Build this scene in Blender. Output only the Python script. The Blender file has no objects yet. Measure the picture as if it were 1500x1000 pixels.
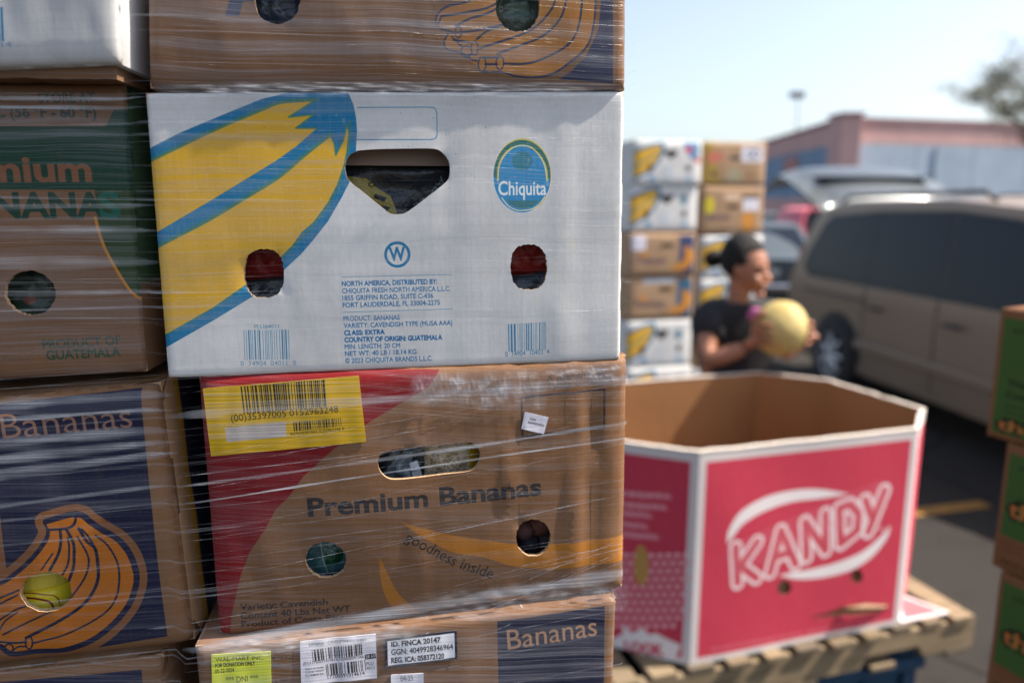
import bpy, bmesh, math, random
import numpy as np
from mathutils import Vector, Matrix, noise
from mathutils.geometry import delaunay_2d_cdt
random.seed(7); np.random.seed(7)
R = math.radians
SC = bpy.context.scene
COL = SC.collection

# ---------------------------------------------------------------- camera, sky, sun, exposure
F = 1083.0; CAMZ = 1.8; PITCH = math.atan(200.0 / F)
cam_d = bpy.data.cameras.new('camera'); cam = bpy.data.objects.new('camera', cam_d); COL.objects.link(cam)
cam.location = (0, 0, CAMZ); cam.rotation_euler = (math.pi / 2 - PITCH, 0, 0)
cam_d.sensor_width = 36; cam_d.lens = 26.0; cam_d.clip_start = 0.02; cam_d.clip_end = 3000
cam_d.dof.use_dof = True; cam_d.dof.focus_distance = 0.646; cam_d.dof.aperture_fstop = 2.7
cam_d.dof.aperture_blades = 0
SC.camera = cam

SUN_EL, SUN_AZ = 50.0, 3.5          # azimuth measured from +X towards +Y
sv = Vector((math.cos(R(SUN_EL)) * math.cos(R(SUN_AZ)), math.cos(R(SUN_EL)) * math.sin(R(SUN_AZ)), math.sin(R(SUN_EL))))
w = bpy.data.worlds.new("World"); SC.world = w; w.use_nodes = True
nt = w.node_tree; nt.nodes.clear()
sky = nt.nodes.new('ShaderNodeTexSky'); sky.sky_type = 'NISHITA'; sky.sun_disc = False
sky.sun_elevation = R(SUN_EL); sky.sun_rotation = R(90 - SUN_AZ)
sky.air_density = 1.0; sky.dust_density = 2.2; sky.ozone_density = 1.4; sky.altitude = 30
bg = nt.nodes.new('ShaderNodeBackground'); bg.inputs[1].default_value = 0.112
wo = nt.nodes.new('ShaderNodeOutputWorld')
hs = nt.nodes.new('ShaderNodeHueSaturation'); hs.inputs['Saturation'].default_value = 0.74      # hazy, milky sky
nt.links.new(sky.outputs[0], hs.inputs['Color']); wbn = nt.nodes.new('ShaderNodeMix'); wbn.data_type = 'RGBA'; wbn.blend_type = 'MULTIPLY'; wbn.inputs[0].default_value = 1.0; wbn.inputs[7].default_value = (1.0, 1.0, 1.0, 1)
nt.links.new(hs.outputs[0], wbn.inputs[6]); nt.links.new(wbn.outputs[2], bg.inputs[0]); nt.links.new(bg.outputs[0], wo.inputs[0])
sd = bpy.data.lights.new('sun', 'SUN'); sd.energy = 5.0; sd.angle = R(0.53); sd.color = (1.0, 0.91, 0.80)
sun = bpy.data.objects.new('sun', sd); COL.objects.link(sun)
sun.rotation_euler = sv.to_track_quat('Z', 'Y').to_euler(); sun.location = (8, 0, 12)
SC.view_settings.view_transform = 'Standard'; SC.view_settings.look = 'None'
SC.view_settings.exposure = 1.05; SC.view_settings.gamma = 1; SC.view_settings.use_curve_mapping = False
SC.render.engine = 'CYCLES'
SC.cycles.use_denoising = True
SC.cycles.max_bounces = 8; SC.cycles.transparent_max_bounces = 24; SC.cycles.caustics_reflective = False; SC.cycles.caustics_refractive = False

# ---------------------------------------------------------------- geometry of the view
RT = Vector((1, 0, 0)); FW = Vector((0, math.cos(PITCH), -math.sin(PITCH))); UP = Vector((0, math.sin(PITCH), math.cos(PITCH)))
C0 = Vector((0, 0, CAMZ))
def ray(x, y): return RT * ((x - 750) / F) + UP * ((500 - y) / F) + FW
def atY(x, y, Y):
    d = ray(x, y); return C0 + d * (Y / d.y)
def atZ(x, y, z):
    d = ray(x, y); return C0 + d * ((z - CAMZ) / d.z)

class Plane:
    """a vertical plane: origin o, horizontal direction u (yaw), up z; coordinates (u, v) in metres, v = height."""
    def __init__(s, o, yaw):
        s.o = Vector((o[0], o[1], 0)); s.u = Vector((math.cos(yaw), math.sin(yaw), 0)); s.n = Vector((math.sin(yaw), -math.cos(yaw), 0))
        if s.n.dot(C0 - s.o) < 0: s.n = -s.n
    def off(s, k):
        p = Plane((0, 0), 0); p.o = s.o + s.n * k; p.u = s.u; p.n = s.n; return p
    def uv(s, x, y):
        d = ray(x, y); t = (s.o - C0).dot(s.n) / d.dot(s.n); p = C0 + d * t
        return Vector(((p - s.o).dot(s.u), p.z))
    def p(s, u, v, k=0.0): return s.o + s.u * u + Vector((0, 0, v)) + s.n * k

# ---------------------------------------------------------------- objects
def tag(o, label=None, cat=None, group=None, kind=None):
    if label: o['label'] = label
    if cat: o['category'] = cat
    if group: o['group'] = group
    if kind: o['kind'] = kind
    return o
def empty(name, loc=(0, 0, 0), rz=0.0, label=None, cat=None, group=None):
    o = bpy.data.objects.new(name, None); COL.objects.link(o); o.location = loc; o.rotation_euler = (0, 0, rz)
    o.empty_display_size = 0.05
    return tag(o, label, cat, group)
def mesh_obj(name, verts, faces, mat, parent=None, smooth=False, uvs=None, mats=None, fmat=None):
    me = bpy.data.meshes.new(name); me.from_pydata([tuple(v) for v in verts], [], faces)
    for m in (mats or [mat]): me.materials.append(m)
    if fmat: me.polygons.foreach_set('material_index', fmat)
    if uvs is not None:
        l = me.uv_layers.new(name='UVMap'); vi = np.zeros(len(me.loops), dtype=np.int32); me.loops.foreach_get('vertex_index', vi)
        l.data.foreach_set('uv', np.asarray(uvs, dtype=np.float32)[vi].ravel())
    if smooth: me.polygons.foreach_set('use_smooth', [True] * len(me.polygons))
    me.update()
    o = bpy.data.objects.new(name, me); COL.objects.link(o)
    if parent: put(o, parent)
    return o
def put(o, parent):
    o.parent = parent
    return o
class MB:
    def __init__(s): s.v = []; s.f = []
    def add(s, vs, fs):
        b = len(s.v); s.v += [Vector(v) for v in vs]; s.f += [tuple(b + i for i in f) for f in fs]; return s
    def box(s, c, size, M=None):
        x, y, z = [k / 2 for k in size]; vs = [Vector(c) + Vector((a * x, b * y, d * z)) for a in (-1, 1) for b in (-1, 1) for d in (-1, 1)]
        if M: vs = [M @ v for v in vs]
        return s.add(vs, [(0, 1, 3, 2), (4, 6, 7, 5), (0, 4, 5, 1), (2, 3, 7, 6), (0, 2, 6, 4), (1, 5, 7, 3)])
    def tube(s, pts, r, n=8, cap=True):
        pts = [Vector(p) for p in pts]; rs = r if isinstance(r, (list, tuple)) else [r] * len(pts); vs = []; fs = []
        for i, p in enumerate(pts):
            d = (pts[min(i + 1, len(pts) - 1)] - pts[max(i - 1, 0)]).normalized()
            a = d.orthogonal().normalized() if i == 0 else (a - d * a.dot(d)).normalized()
            b = d.cross(a)
            for k in range(n):
                t = 2 * math.pi * k / n; vs.append(p + (a * math.cos(t) + b * math.sin(t)) * rs[i])
        for i in range(len(pts) - 1):
            for k in range(n): fs.append((i * n + k, i * n + (k + 1) % n, (i + 1) * n + (k + 1) % n, (i + 1) * n + k))
        if cap: fs.append(tuple(range(n))[::-1]); fs.append(tuple((len(pts) - 1) * n + k for k in range(n)))
        return s.add(vs, fs)
    def ell(s, c, r, nu=20, nv=12, fn=None, M=None):
        vs = []; fs = []
        for j in range(nv + 1):
            ph = math.pi * j / nv
            for i in range(nu):
                th = 2 * math.pi * i / nu; d = Vector((math.sin(ph) * math.cos(th), math.sin(ph) * math.sin(th), math.cos(ph)))
                k = fn(d) if fn else 1.0
                q = Vector((d.x * r[0], d.y * r[1], d.z * r[2])) * k
                if M: q = M @ q
                vs.append(Vector(c) + q)
        for j in range(nv):
            for i in range(nu): fs.append((j * nu + i, (j + 1) * nu + i, (j + 1) * nu + (i + 1) % nu, j * nu + (i + 1) % nu))
        return s.add(vs, fs)
    def build(s, name, mat, parent=None, smooth=False, bevel=0):
        o = mesh_obj(name, s.v, s.f, mat, parent, smooth)
        if bevel:
            m = o.modifiers.new('bevel', 'BEVEL'); m.width = bevel; m.segments = 2; m.limit_method = 'ANGLE'; m.angle_limit = R(35)
        return o

# ---------------------------------------------------------------- materials
def s2l(c): c = c / 255.0; return c / 12.92 if c <= 0.04045 else ((c + 0.055) / 1.055) ** 2.4
def L(r, g, b): return (s2l(r), s2l(g), s2l(b), 1)
class M:
    def __init__(s, name):
        s.m = bpy.data.materials.new(name); s.m.use_nodes = True; s.t = s.m.node_tree; s.t.nodes.clear()
        s.out = s.n('ShaderNodeOutputMaterial')
    def n(s, typ, **kw):
        x = s.t.nodes.new(typ)
        for k, v in kw.items(): setattr(x, k, v)
        return x
    def l(s, a, b): s.t.links.new(a, b)
    def coords(s, kind='Object', scale=(1, 1, 1), rot=(0, 0, 0), src=None):
        mp = s.n('ShaderNodeMapping'); mp.inputs['Scale'].default_value = scale; mp.inputs['Rotation'].default_value = rot
        if src is None: src = s.n('ShaderNodeTexCoord').outputs[kind]
        s.l(src, mp.inputs[0]); return mp.outputs[0]
    def noise(s, vec, scale, detail=3, rough=0.55, dist=0.0):
        x = s.n('ShaderNodeTexNoise'); x.inputs['Scale'].default_value = scale; x.inputs['Detail'].default_value = detail
        x.inputs['Roughness'].default_value = rough; x.inputs['Distortion'].default_value = dist
        if vec is not None: s.l(vec, x.inputs['Vector'])
        return x.outputs['Fac']
    def ramp(s, fac, stops):
        x = s.n('ShaderNodeValToRGB'); e = x.color_ramp.elements
        while len(e) < len(stops): e.new(0.5)
        for i, (p, c) in enumerate(stops):
            e[i].position = p; e[i].color = c if isinstance(c, (tuple, list)) else (c, c, c, 1)
        s.l(fac, x.inputs[0]); return x.outputs[0]
    def mix(s, fac, a, b, blend='MIX'):
        x = s.n('ShaderNodeMix', data_type='RGBA', blend_type=blend)
        for sock, val in ((x.inputs[0], fac), (x.inputs[6], a), (x.inputs[7], b)):
            if hasattr(val, 'is_linked') or hasattr(val, 'links'): s.l(val, sock)
            else: sock.default_value = val
        return x.outputs[2]
    def math(s, op, a, b=0.0, clamp=False):
        x = s.n('ShaderNodeMath', operation=op, use_clamp=clamp)
        for sock, val in ((x.inputs[0], a), (x.inputs[1], b)):
            if hasattr(val, 'links'): s.l(val, sock)
            else: sock.default_value = val
        return x.outputs[0]
    def bump(s, h, strength=0.3, dist=0.01, prev=None):
        x = s.n('ShaderNodeBump'); x.inputs['Strength'].default_value = strength; x.inputs['Distance'].default_value = dist
        s.l(h, x.inputs['Height'])
        if prev is not None: s.l(prev, x.inputs['Normal'])
        return x.outputs[0]
    def pr(s, color=None, rough=0.6, metal=0.0, spec=0.5, normal=None, coat=0.0, coat_rough=0.1, alpha=None, trans=0.0):
        x = s.n('ShaderNodeBsdfPrincipled')
        if color is not None:
            if hasattr(color, 'links'): s.l(color, x.inputs['Base Color'])
            else: x.inputs['Base Color'].default_value = color
        if hasattr(rough, 'links'): s.l(rough, x.inputs['Roughness'])
        else: x.inputs['Roughness'].default_value = rough
        x.inputs['Metallic'].default_value = metal; x.inputs['Specular IOR Level'].default_value = spec
        x.inputs['Coat Weight'].default_value = coat; x.inputs['Coat Roughness'].default_value = coat_rough
        x.inputs['Transmission Weight'].default_value = trans
        if normal is not None: s.l(normal, x.inputs['Normal'])
        return x
    def done(s, sh): s.l(sh.outputs[0] if hasattr(sh, 'outputs') else sh, s.out.inputs[0]); return s.m
def plain(name, col, rough=0.6, metal=0.0, spec=0.5, var=0.15, scale=8, bump=0.0, coat=0.0):
    m = M(name); v = m.coords('Object'); nf = m.noise(v, scale, 5)
    c = m.mix(m.math('MULTIPLY', nf, 1.0), tuple(k * (1 - var) for k in col[:3]) + (1,), tuple(min(1, k * (1 + var)) for k in col[:3]) + (1,))
    nm = m.bump(m.noise(v, scale * 6, 4), bump, 0.01) if bump else None
    return m.done(m.pr(c, rough, metal, spec, nm, coat))

KRAFT = (0.205, 0.098, 0.042, 1)
def carton_mat(name, img=None, base=KRAFT, film=0.35, tilt=0.0, flute=260.0, seed=0.0, film_rough=0.32):
    """cardboard with printed ink (the canvas) under a layer of clinging stretch film"""
    m = M(name); tc = m.n('ShaderNodeTexCoord'); obj = tc.outputs['Object']
    off = m.n('ShaderNodeVectorMath', operation='ADD'); m.l(obj, off.inputs[0]); off.inputs[1].default_value = (seed * 3.1, seed * 1.7, seed * 2.3); obj = off.outputs[0]
    blot = m.noise(obj, 9, 5, 0.6); fib = m.noise(m.coords(scale=(1, 1, 0.35), src=obj), 380, 3, 0.7)
    c = m.mix(m.ramp(blot, [(0.3, 0.0), (0.75, 1.0)]), tuple(k * 0.84 for k in base[:3]) + (1,), tuple(min(0.86, k * 1.12) for k in base[:3]) + (1,))
    c = m.mix(m.math('MULTIPLY', m.ramp(fib, [(0.35, 0.0), (0.7, 1.0)]), 0.22), c, tuple(k * 0.62 for k in base[:3]) + (1,))
    if img:
        ti = m.n('ShaderNodeTexImage', image=img, interpolation='Cubic', extension='EXTEND'); m.l(tc.outputs['UV'], ti.inputs[0])
        wear = m.ramp(m.noise(obj, 240, 4, 0.75), [(0.25, 0.75), (0.42, 1.0)])
        flx = m.noise(m.coords(scale=(1, 1, 0.04), src=obj), 500, 2)           # ink thins on the flute lines
        a = m.math('MULTIPLY', ti.outputs['Alpha'], wear)
        a = m.math('MULTIPLY', a, m.ramp(flx, [(0.25, 0.94), (0.5, 1.0)]))
        c = m.mix(a, c, ti.outputs['Color'])
    # relief: flutes, dents, fibres
    fl = m.noise(m.coords(scale=(1, 1, 0.03), src=obj), flute, 1, 0.3)
    dent = m.noise(m.coords(scale=(1, 1, 0.55), src=obj), 16, 4, 0.5)
    n1 = m.bump(fl, 0.025, 0.002); n1 = m.bump(dent, 0.07 if base[2] < 0.4 else 0.035, 0.012, n1); n1 = m.bump(fib, 0.06, 0.001, n1)
    card = m.pr(c, 0.78, 0, 0.25, n1)
    if film <= 0: return m.done(card)
    # the film: long streaks where layers bunch up, matt and milky; between them it is only a faint gloss
    wv = m.n('ShaderNodeMapping'); wv.inputs['Rotation'].default_value = (0, R(tilt), 0); m.l(obj, wv.inputs[0])
    warp = m.n('ShaderNodeTexNoise'); warp.inputs['Scale'].default_value = 3.5; warp.inputs['Detail'].default_value = 2; m.l(wv.outputs[0], warp.inputs['Vector'])
    vm = m.n('ShaderNodeVectorMath', operation='MULTIPLY_ADD'); m.l(warp.outputs['Color'], vm.inputs[0]); vm.inputs[1].default_value = (0, 0, 0.030); m.l(wv.outputs[0], vm.inputs[2])
    def streak(sx, sz, lo, hi, det=3):
        return m.ramp(m.noise(m.coords(scale=(sx, sx, sz), src=vm.outputs[0]), 1.0, det, 0.6), [(lo, 0.0), (hi, 1.0)])
    s1 = streak(2.6, 170, 0.49, 0.63); s2 = streak(8, 620, 0.51, 0.70); s3 = streak(1.4, 60, 0.52, 0.66, 2)
    s4 = streak(1.4, 900, 0.60, 0.68, 2)
    s = m.math('ADD', m.math('MULTIPLY', s1, 0.42), m.math('MULTIPLY', s2, 0.38)); s = m.math('ADD', s, m.math('MULTIPLY', s3, 0.34)); s = m.math('ADD', s, m.math('MULTIPLY', s4, 0.55), True)
    s = m.math('MULTIPLY', s, m.ramp(m.noise(m.coords(scale=(5, 5, 11), src=obj), 1.0, 2), [(0.30, 0.45), (0.62, 1.0)]))
    fac = m.math('MULTIPLY', s, film, True)
    fn = m.bump(s, 0.45, 0.0016, n1); fn = m.bump(streak(14, 1100, 0.45, 0.62), 0.30, 0.0007, fn)
    filmsh = m.pr((0.36, 0.36, 0.385, 1), film_rough, 0, 0.7, fn)
    gl = m.n('ShaderNodeBsdfGlossy'); gl.inputs['Roughness'].default_value = 0.22; gl.inputs['Color'].default_value = (0.9, 0.9, 0.92, 1); m.l(fn, gl.inputs['Normal'])
    mx = m.n('ShaderNodeMixShader'); m.l(fac, mx.inputs[0]); m.l(card.outputs[0], mx.inputs[1]); m.l(filmsh.outputs[0], mx.inputs[2])
    lw = m.n('ShaderNodeFresnel'); lw.inputs['IOR'].default_value = 1.35; m.l(fn, lw.inputs['Normal'])
    m2 = m.n('ShaderNodeMixShader'); m.l(m.math('MULTIPLY', lw.outputs[0], min(1.0, film * 0.55)), m2.inputs[0]); m.l(mx.outputs[0], m2.inputs[1]); m.l(gl.outputs[0], m2.inputs[2])
    return m.done(m2)

RAW = plain('raw_cardboard_edge', (0.50, 0.33, 0.19), 0.9, bump=0.4, scale=60)
INNER = plain('cardboard_inside', (0.30, 0.185, 0.11), 0.9, scale=20)

# ---------------------------------------------------------------- flat print: ink is filled into a canvas with numpy
_fd = bpy.data.curves.new('f', 'FONT'); _fo = bpy.data.objects.new('f', _fd); COL.objects.link(_fo); _tc = {}
def glyphs(s, off=0.0):
    k = (s, off)
    if k in _tc: return _tc[k]
    _fd.body = s; _fd.offset = off; _fd.resolution_u = 3; _fd.fill_mode = 'BOTH'
    bpy.context.view_layer.update()
    me = _fo.evaluated_get(bpy.context.evaluated_depsgraph_get()).to_mesh()
    v = np.array([p.co[:2] for p in me.vertices]).reshape(-1, 2); cnt = {}
    for p in me.polygons:
        q = list(p.vertices)
        for a, b in zip(q, q[1:] + q[:1]):
            e = (min(a, b), max(a, b)); cnt[e] = cnt.get(e, 0) + 1
    E = np.array([e for e, c in cnt.items() if c == 1], dtype=int).reshape(-1, 2)
    _fo.to_mesh_clear(); _tc[k] = (v, E); return _tc[k]
_H = glyphs('H')[0]; CAPH = float(_H[:, 1].max())
class Canvas:
    def __init__(s, plane, u0, v0, u1, v1, res=3600.0, base=(200, 200, 200)):
        s.pl = plane; s.u0, s.v0, s.u1, s.v1 = u0, v0, u1, v1; s.res = res
        s.W = int((u1 - u0) * res) + 1; s.H = int((v1 - v0) * res) + 1
        s.rgb = np.empty((s.H, s.W, 3), np.float32); s.rgb[:] = np.array(base) / 255.0; s.a = np.zeros((s.H, s.W), np.float32)
    def T(s, pts):                                            # photo position -> canvas pixels
        return np.array([((q[0] - s.u0) * s.res, (q[1] - s.v0) * s.res) for q in (s.pl.uv(*p) for p in pts)])
    def comp(s, cov, y0, x0, col, al=1.0):
        h, w_ = cov.shape; c = (cov * al)[..., None]; sl = (slice(y0, y0 + h), slice(x0, x0 + w_))
        s.rgb[sl] = s.rgb[sl] * (1 - c) + (np.array(col, np.float32) / 255.0) * c
        s.a[sl] = s.a[sl] * (1 - c[..., 0]) + c[..., 0]
    def edges(s, P, E, col, al=1.0, SS=4):
        if len(E) == 0: return
        x0 = max(0, int(P[:, 0].min()) - 1); x1 = min(s.W, int(P[:, 0].max()) + 3); y0 = max(0, int(P[:, 1].min()) - 1); y1 = min(s.H, int(P[:, 1].max()) + 2)
        if x1 <= x0 or y1 <= y0: return
        w_ = x1 - x0; h = y1 - y0; D = np.zeros((h, w_ + 2), np.float64)
        A = P[E[:, 0]]; B = P[E[:, 1]]; sw = A[:, 1] > B[:, 1]; A2 = np.where(sw[:, None], B, A); B2 = np.where(sw[:, None], A, B)
        ya = (A2[:, 1] - y0) * SS; yb = (B2[:, 1] - y0) * SS
        r0 = np.maximum(np.ceil(ya - 0.5).astype(int), 0); r1 = np.minimum(np.ceil(yb - 0.5).astype(int), h * SS); n = np.maximum(r1 - r0, 0)
        idx = np.repeat(np.arange(len(n)), n)
        if len(idx) == 0: return
        st = np.repeat(np.cumsum(n) - n, n); row = r0[idx] + (np.arange(len(idx)) - st)
        t = (row + 0.5 - ya[idx]) / (yb[idx] - ya[idx]); x = A2[idx, 0] + t * (B2[idx, 0] - A2[idx, 0]) - x0
        o = np.lexsort((x, row)); row = row[o]; x = x[o]
        m = len(row) // 2 * 2; sg = np.tile([1.0, -1.0], m // 2); row = row[:m] // SS; x = np.clip(x[:m], 0, w_)
        xi = np.floor(x).astype(int); fr = x - xi
        np.add.at(D, (row, xi), sg * (1 - fr)); np.add.at(D, (row, xi + 1), sg * fr)
        cov = np.clip(np.cumsum(D, 1)[:, :w_] / SS, 0, 1).astype(np.float32)
        s.comp(cov, y0, x0, col, al)
    def poly(s, polys, col, al=1.0, raw=False):
        if not isinstance(polys[0][0], (tuple, list, np.ndarray)): polys = [polys]
        P = []; E = []; b = 0
        for pl in polys:
            q = np.array(pl) if raw else s.T(pl); k = len(q); P.append(q); E += [(b + i, b + (i + 1) % k) for i in range(k)]; b += k
        s.edges(np.vstack(P), np.array(E), col, al)
    def rect(s, q, col, al=1.0): s.poly(list(q), col, al)
    def ell(s, cx, cy, rx, ry, col, n=48, p=2.0, hole=None):
        def e(rx, ry):
            o = []
            for i in range(n):
                t = 2 * math.pi * i / n; c, d = math.cos(t), math.sin(t)
                o.append((cx + rx * math.copysign(abs(c) ** (2 / p), c), cy + ry * math.copysign(abs(d) ** (2 / p), d)))
            return o
        s.poly([e(rx, ry)] + ([e(*hole)] if hole else []), col)
    def stroke(s, pts, w_, col, smooth=True, closed=False, al=1.0, taper=None):
        if closed: pts = list(pts) + [pts[0]]
        if smooth and len(pts) > 2: pts = crom(pts)
        q = s.T(pts); ref = np.linalg.norm(s.T([(pts[0][0] + 1, pts[0][1])])[0] - q[0]); r = w_ * ref / 2
        x0 = max(0, int(q[:, 0].min() - r - 2)); x1 = min(s.W, int(q[:, 0].max() + r + 3)); y0 = max(0, int(q[:, 1].min() - r - 2)); y1 = min(s.H, int(q[:, 1].max() + r + 3))
        if x1 <= x0 or y1 <= y0: return
        cov = np.zeros((y1 - y0, x1 - x0), np.float32); n = len(q)
        for i in range(n - 1):
            a, b = q[i], q[i + 1]; rr = r if taper is None else r * taper(i / (n - 1.0))
            bx0 = max(x0, int(min(a[0], b[0]) - rr - 2)); bx1 = min(x1, int(max(a[0], b[0]) + rr + 3)); by0 = max(y0, int(min(a[1], b[1]) - rr - 2)); by1 = min(y1, int(max(a[1], b[1]) + rr + 3))
            if bx1 <= bx0 or by1 <= by0: continue
            Y, X = np.mgrid[by0:by1, bx0:bx1]; X = X + 0.5 - a[0]; Y = Y + 0.5 - a[1]; d = b - a; L2 = max(1e-9, d.dot(d))
            t = np.clip((X * d[0] + Y * d[1]) / L2, 0, 1); dist = np.hypot(X - t * d[0], Y - t * d[1])
            c = np.clip(0.5 + rr - dist, 0, 1); sl = (slice(by0 - y0, by1 - y0), slice(bx0 - x0, bx1 - x0)); cov[sl] = np.maximum(cov[sl], c)
        s.comp(cov, y0, x0, col, al)
    def text(s, txt, p0, p1, cap, col, bold=0.0, slant=0.0, al=1.0, outline=None):
        v, E = glyphs(txt, bold)
        if len(v) == 0: return
        q = s.T([p0, p1, (p0[0], p0[1] - cap)]); d = q[1] - q[0]; Ln = np.linalg.norm(d); d = d / Ln; n = np.array([-d[1], d[0]])
        hh = np.linalg.norm(q[2] - q[0]); x = v[:, 0] - v[:, 0].min(); x = x / x.max() * Ln; y = v[:, 1] / CAPH * hh
        P = q[0] + np.outer(x + y * slant, d) + np.outer(y, n)
        s.edges(P, E, col, al)
    def bars(s, q, col, seed=1, n=60, al=1.0):
        """a barcode inside the quad q (TL, TR, BR, BL)"""
        rnd = random.Random(seed); TL, TR, BR, BL = [np.array(k, float) for k in q]; t = 0.0; segs = []
        while t < 1:
            wd = rnd.choice([1, 1, 1, 2, 2, 3]) / n; gp = rnd.choice([1, 1, 2, 2, 3]) / n; segs.append((t, min(1, t + wd))); t += wd + gp
        s.poly([[tuple(TL + (TR - TL) * a), tuple(TL + (TR - TL) * b), tuple(BL + (BR - BL) * b), tuple(BL + (BR - BL) * a)] for a, b in segs], col, al)
    def image(s, name):
        im = bpy.data.images.new(name, s.W, s.H, alpha=True); px = np.empty((s.H, s.W, 4), np.float32)
        px[..., :3] = s.rgb; px[..., 3] = s.a; im.pixels.foreach_set(px.ravel()); im.alpha_mode = 'CHANNEL_PACKED'; im.update(); return im
def crom(pts, k=8):
    P = [np.array(p, float) for p in pts]; P = [2 * P[0] - P[1]] + P + [2 * P[-1] - P[-2]]; out = []
    for i in range(1, len(P) - 2):
        a, b, c, d = P[i - 1:i + 3]
        for j in range(k):
            t = j / k; out.append(tuple(0.5 * (2 * b + (c - a) * t + (2 * a - 5 * b + 4 * c - d) * t * t + (3 * b - a - 3 * c + d) * t ** 3)))
    out.append(tuple(P[-2])); return out
def oval(cx, cy, rx, ry, n=36, p=2.0, jag=0.0, seed=0, rot=0.0):
    rnd = random.Random(seed); o = []
    for i in range(n):
        t = 2 * math.pi * i / n; c, d = math.cos(t), math.sin(t); k = 1 + rnd.uniform(-jag, jag)
        x = rx * k * math.copysign(abs(c) ** (2 / p), c); y = ry * k * math.copysign(abs(d) ** (2 / p), d)
        o.append((cx + x * math.cos(rot) - y * math.sin(rot), cy + x * math.sin(rot) + y * math.cos(rot)))
    return o

# ---------------------------------------------------------------- cardboard sheets and cartons
def inside(p, poly):
    x, y = p; c = False; j = len(poly) - 1
    for i in range(len(poly)):
        xi, yi = poly[i]; xj, yj = poly[j]
        if (yi > y) != (yj > y) and x < (xj - xi) * (y - yi) / (yj - yi) + xi: c = not c
        j = i
    return c
def sheet(name, plane, quad, holes, mat, parent, disp, cv=None, nu=44, nv=28, rnd=0.006, thick=0.0045, edge_mat=None, edge_all=False):
    """a cardboard panel with real cut-outs. quad: TL, TR, BR, BL as plane coordinates"""
    TL, TR, BR, BL = [Vector(q) for q in quad]
    def bl(s, t): return (BL * (1 - s) + BR * s) * (1 - t) + (TL * (1 - s) + TR * s) * t
    pts = []; st = {}; edges = []
    B = [(i / nu, 0.0) for i in range(nu)] + [(1.0, j / nv) for j in range(nv)] + [(1 - i / nu, 1.0) for i in range(nu)] + [(0.0, 1 - j / nv) for j in range(nv)]
    for s, t in B: pts.append(bl(s, t))
    nb = len(pts); edges += [(i, (i + 1) % nb) for i in range(nb)]
    hl = []
    for h in holes:
        b = len(pts); pts += [Vector(q) for q in h]; k = len(h); edges += [(b + i, b + (i + 1) % k) for i in range(k)]; hl.append([(q[0], q[1]) for q in h])
    ss = sorted(set([i / nu for i in range(1, nu)] + [0.004, 0.010, 0.990, 0.996])); ts = sorted(set([j / nv for j in range(1, nv)] + [0.006, 0.016, 0.984, 0.994]))
    for s in ss:
        for t in ts:
            p = bl(s, t)
            if not any(inside(p, h) for h in hl): pts.append(p)
    vo, eo, fo, *_ = delaunay_2d_cdt([Vector(p[:2]) for p in pts], edges, [], 0, 1e-6)
    fs = []
    for f in fo:
        c = sum((vo[i] for i in f), Vector((0, 0))) / len(f)
        if not any(inside(c, h) for h in hl): fs.append(tuple(f))
    # bilinear coordinates (approximately) for displacement and rounding of the rim
    Wd = (TR - TL).length; Hd = (TL - BL).length
    def stof(p):
        t = 0.5; s = 0.5
        for _ in range(4):
            a = BL * (1 - s) + BR * s; b = TL * (1 - s) + TR * s; d = b - a; t = (p - a).dot(d) / d.dot(d)
            a = BL * (1 - t) + TL * t; b = BR * (1 - t) + TR * t; d = b - a; s = (p - a).dot(d) / d.dot(d)
        return min(1, max(0, s)), min(1, max(0, t))
    vs = []; uvs = []
    for p in vo:
        s, t = stof(p); k = disp(s, t)
        for dist in (s * Wd, (1 - s) * Wd, t * Hd, (1 - t) * Hd):
            if dist < rnd: q = 1 - dist / rnd; k -= rnd * (1 - math.sqrt(max(0, 1 - q * q)))
        vs.append(plane.p(p.x, p.y, k))
        uvs.append(((p.x - cv.u0) / (cv.u1 - cv.u0), (p.y - cv.v0) / (cv.v1 - cv.v0)) if cv else (p.x, p.y))
    # wall thickness round each cut-out and the outer rim
    n0 = len(fs); cnt = {}; edgem = []
    for f in fs:
        for a, b in zip(f, f[1:] + f[:1]): cnt[(a, b)] = cnt.get((a, b), 0) + 1
    rim = [e for e in cnt if (e[1], e[0]) not in cnt]; back = {}
    for a, b in rim:                                              # own vertices, so the cut stays a crisp edge
        for i in (a, b):
            if i not in back: back[i] = len(vs); vs += [vs[i].copy(), vs[i] - plane.n * thick]; uvs += [uvs[i], uvs[i]]
        fs.append((back[b], back[a], back[a] + 1, back[b] + 1)); mid = (vo[a] + vo[b]) / 2
        edgem.append(1 if any(min((mid - Vector(q)).length for q in h) < 0.006 for h in hl) or edge_all else 0)
    fs2 = []; fm = [0] * n0 + edgem
    flip = plane.u.cross(Vector((0, 0, 1))).dot(plane.n) < 0
    if flip: fs = [tuple(reversed(f)) for f in fs]
    o = mesh_obj(name, vs, fs, None, parent, True, uvs, [mat, edge_mat or RAW], fm)
    # sharp where the raw edge starts
    return o, bl
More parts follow.
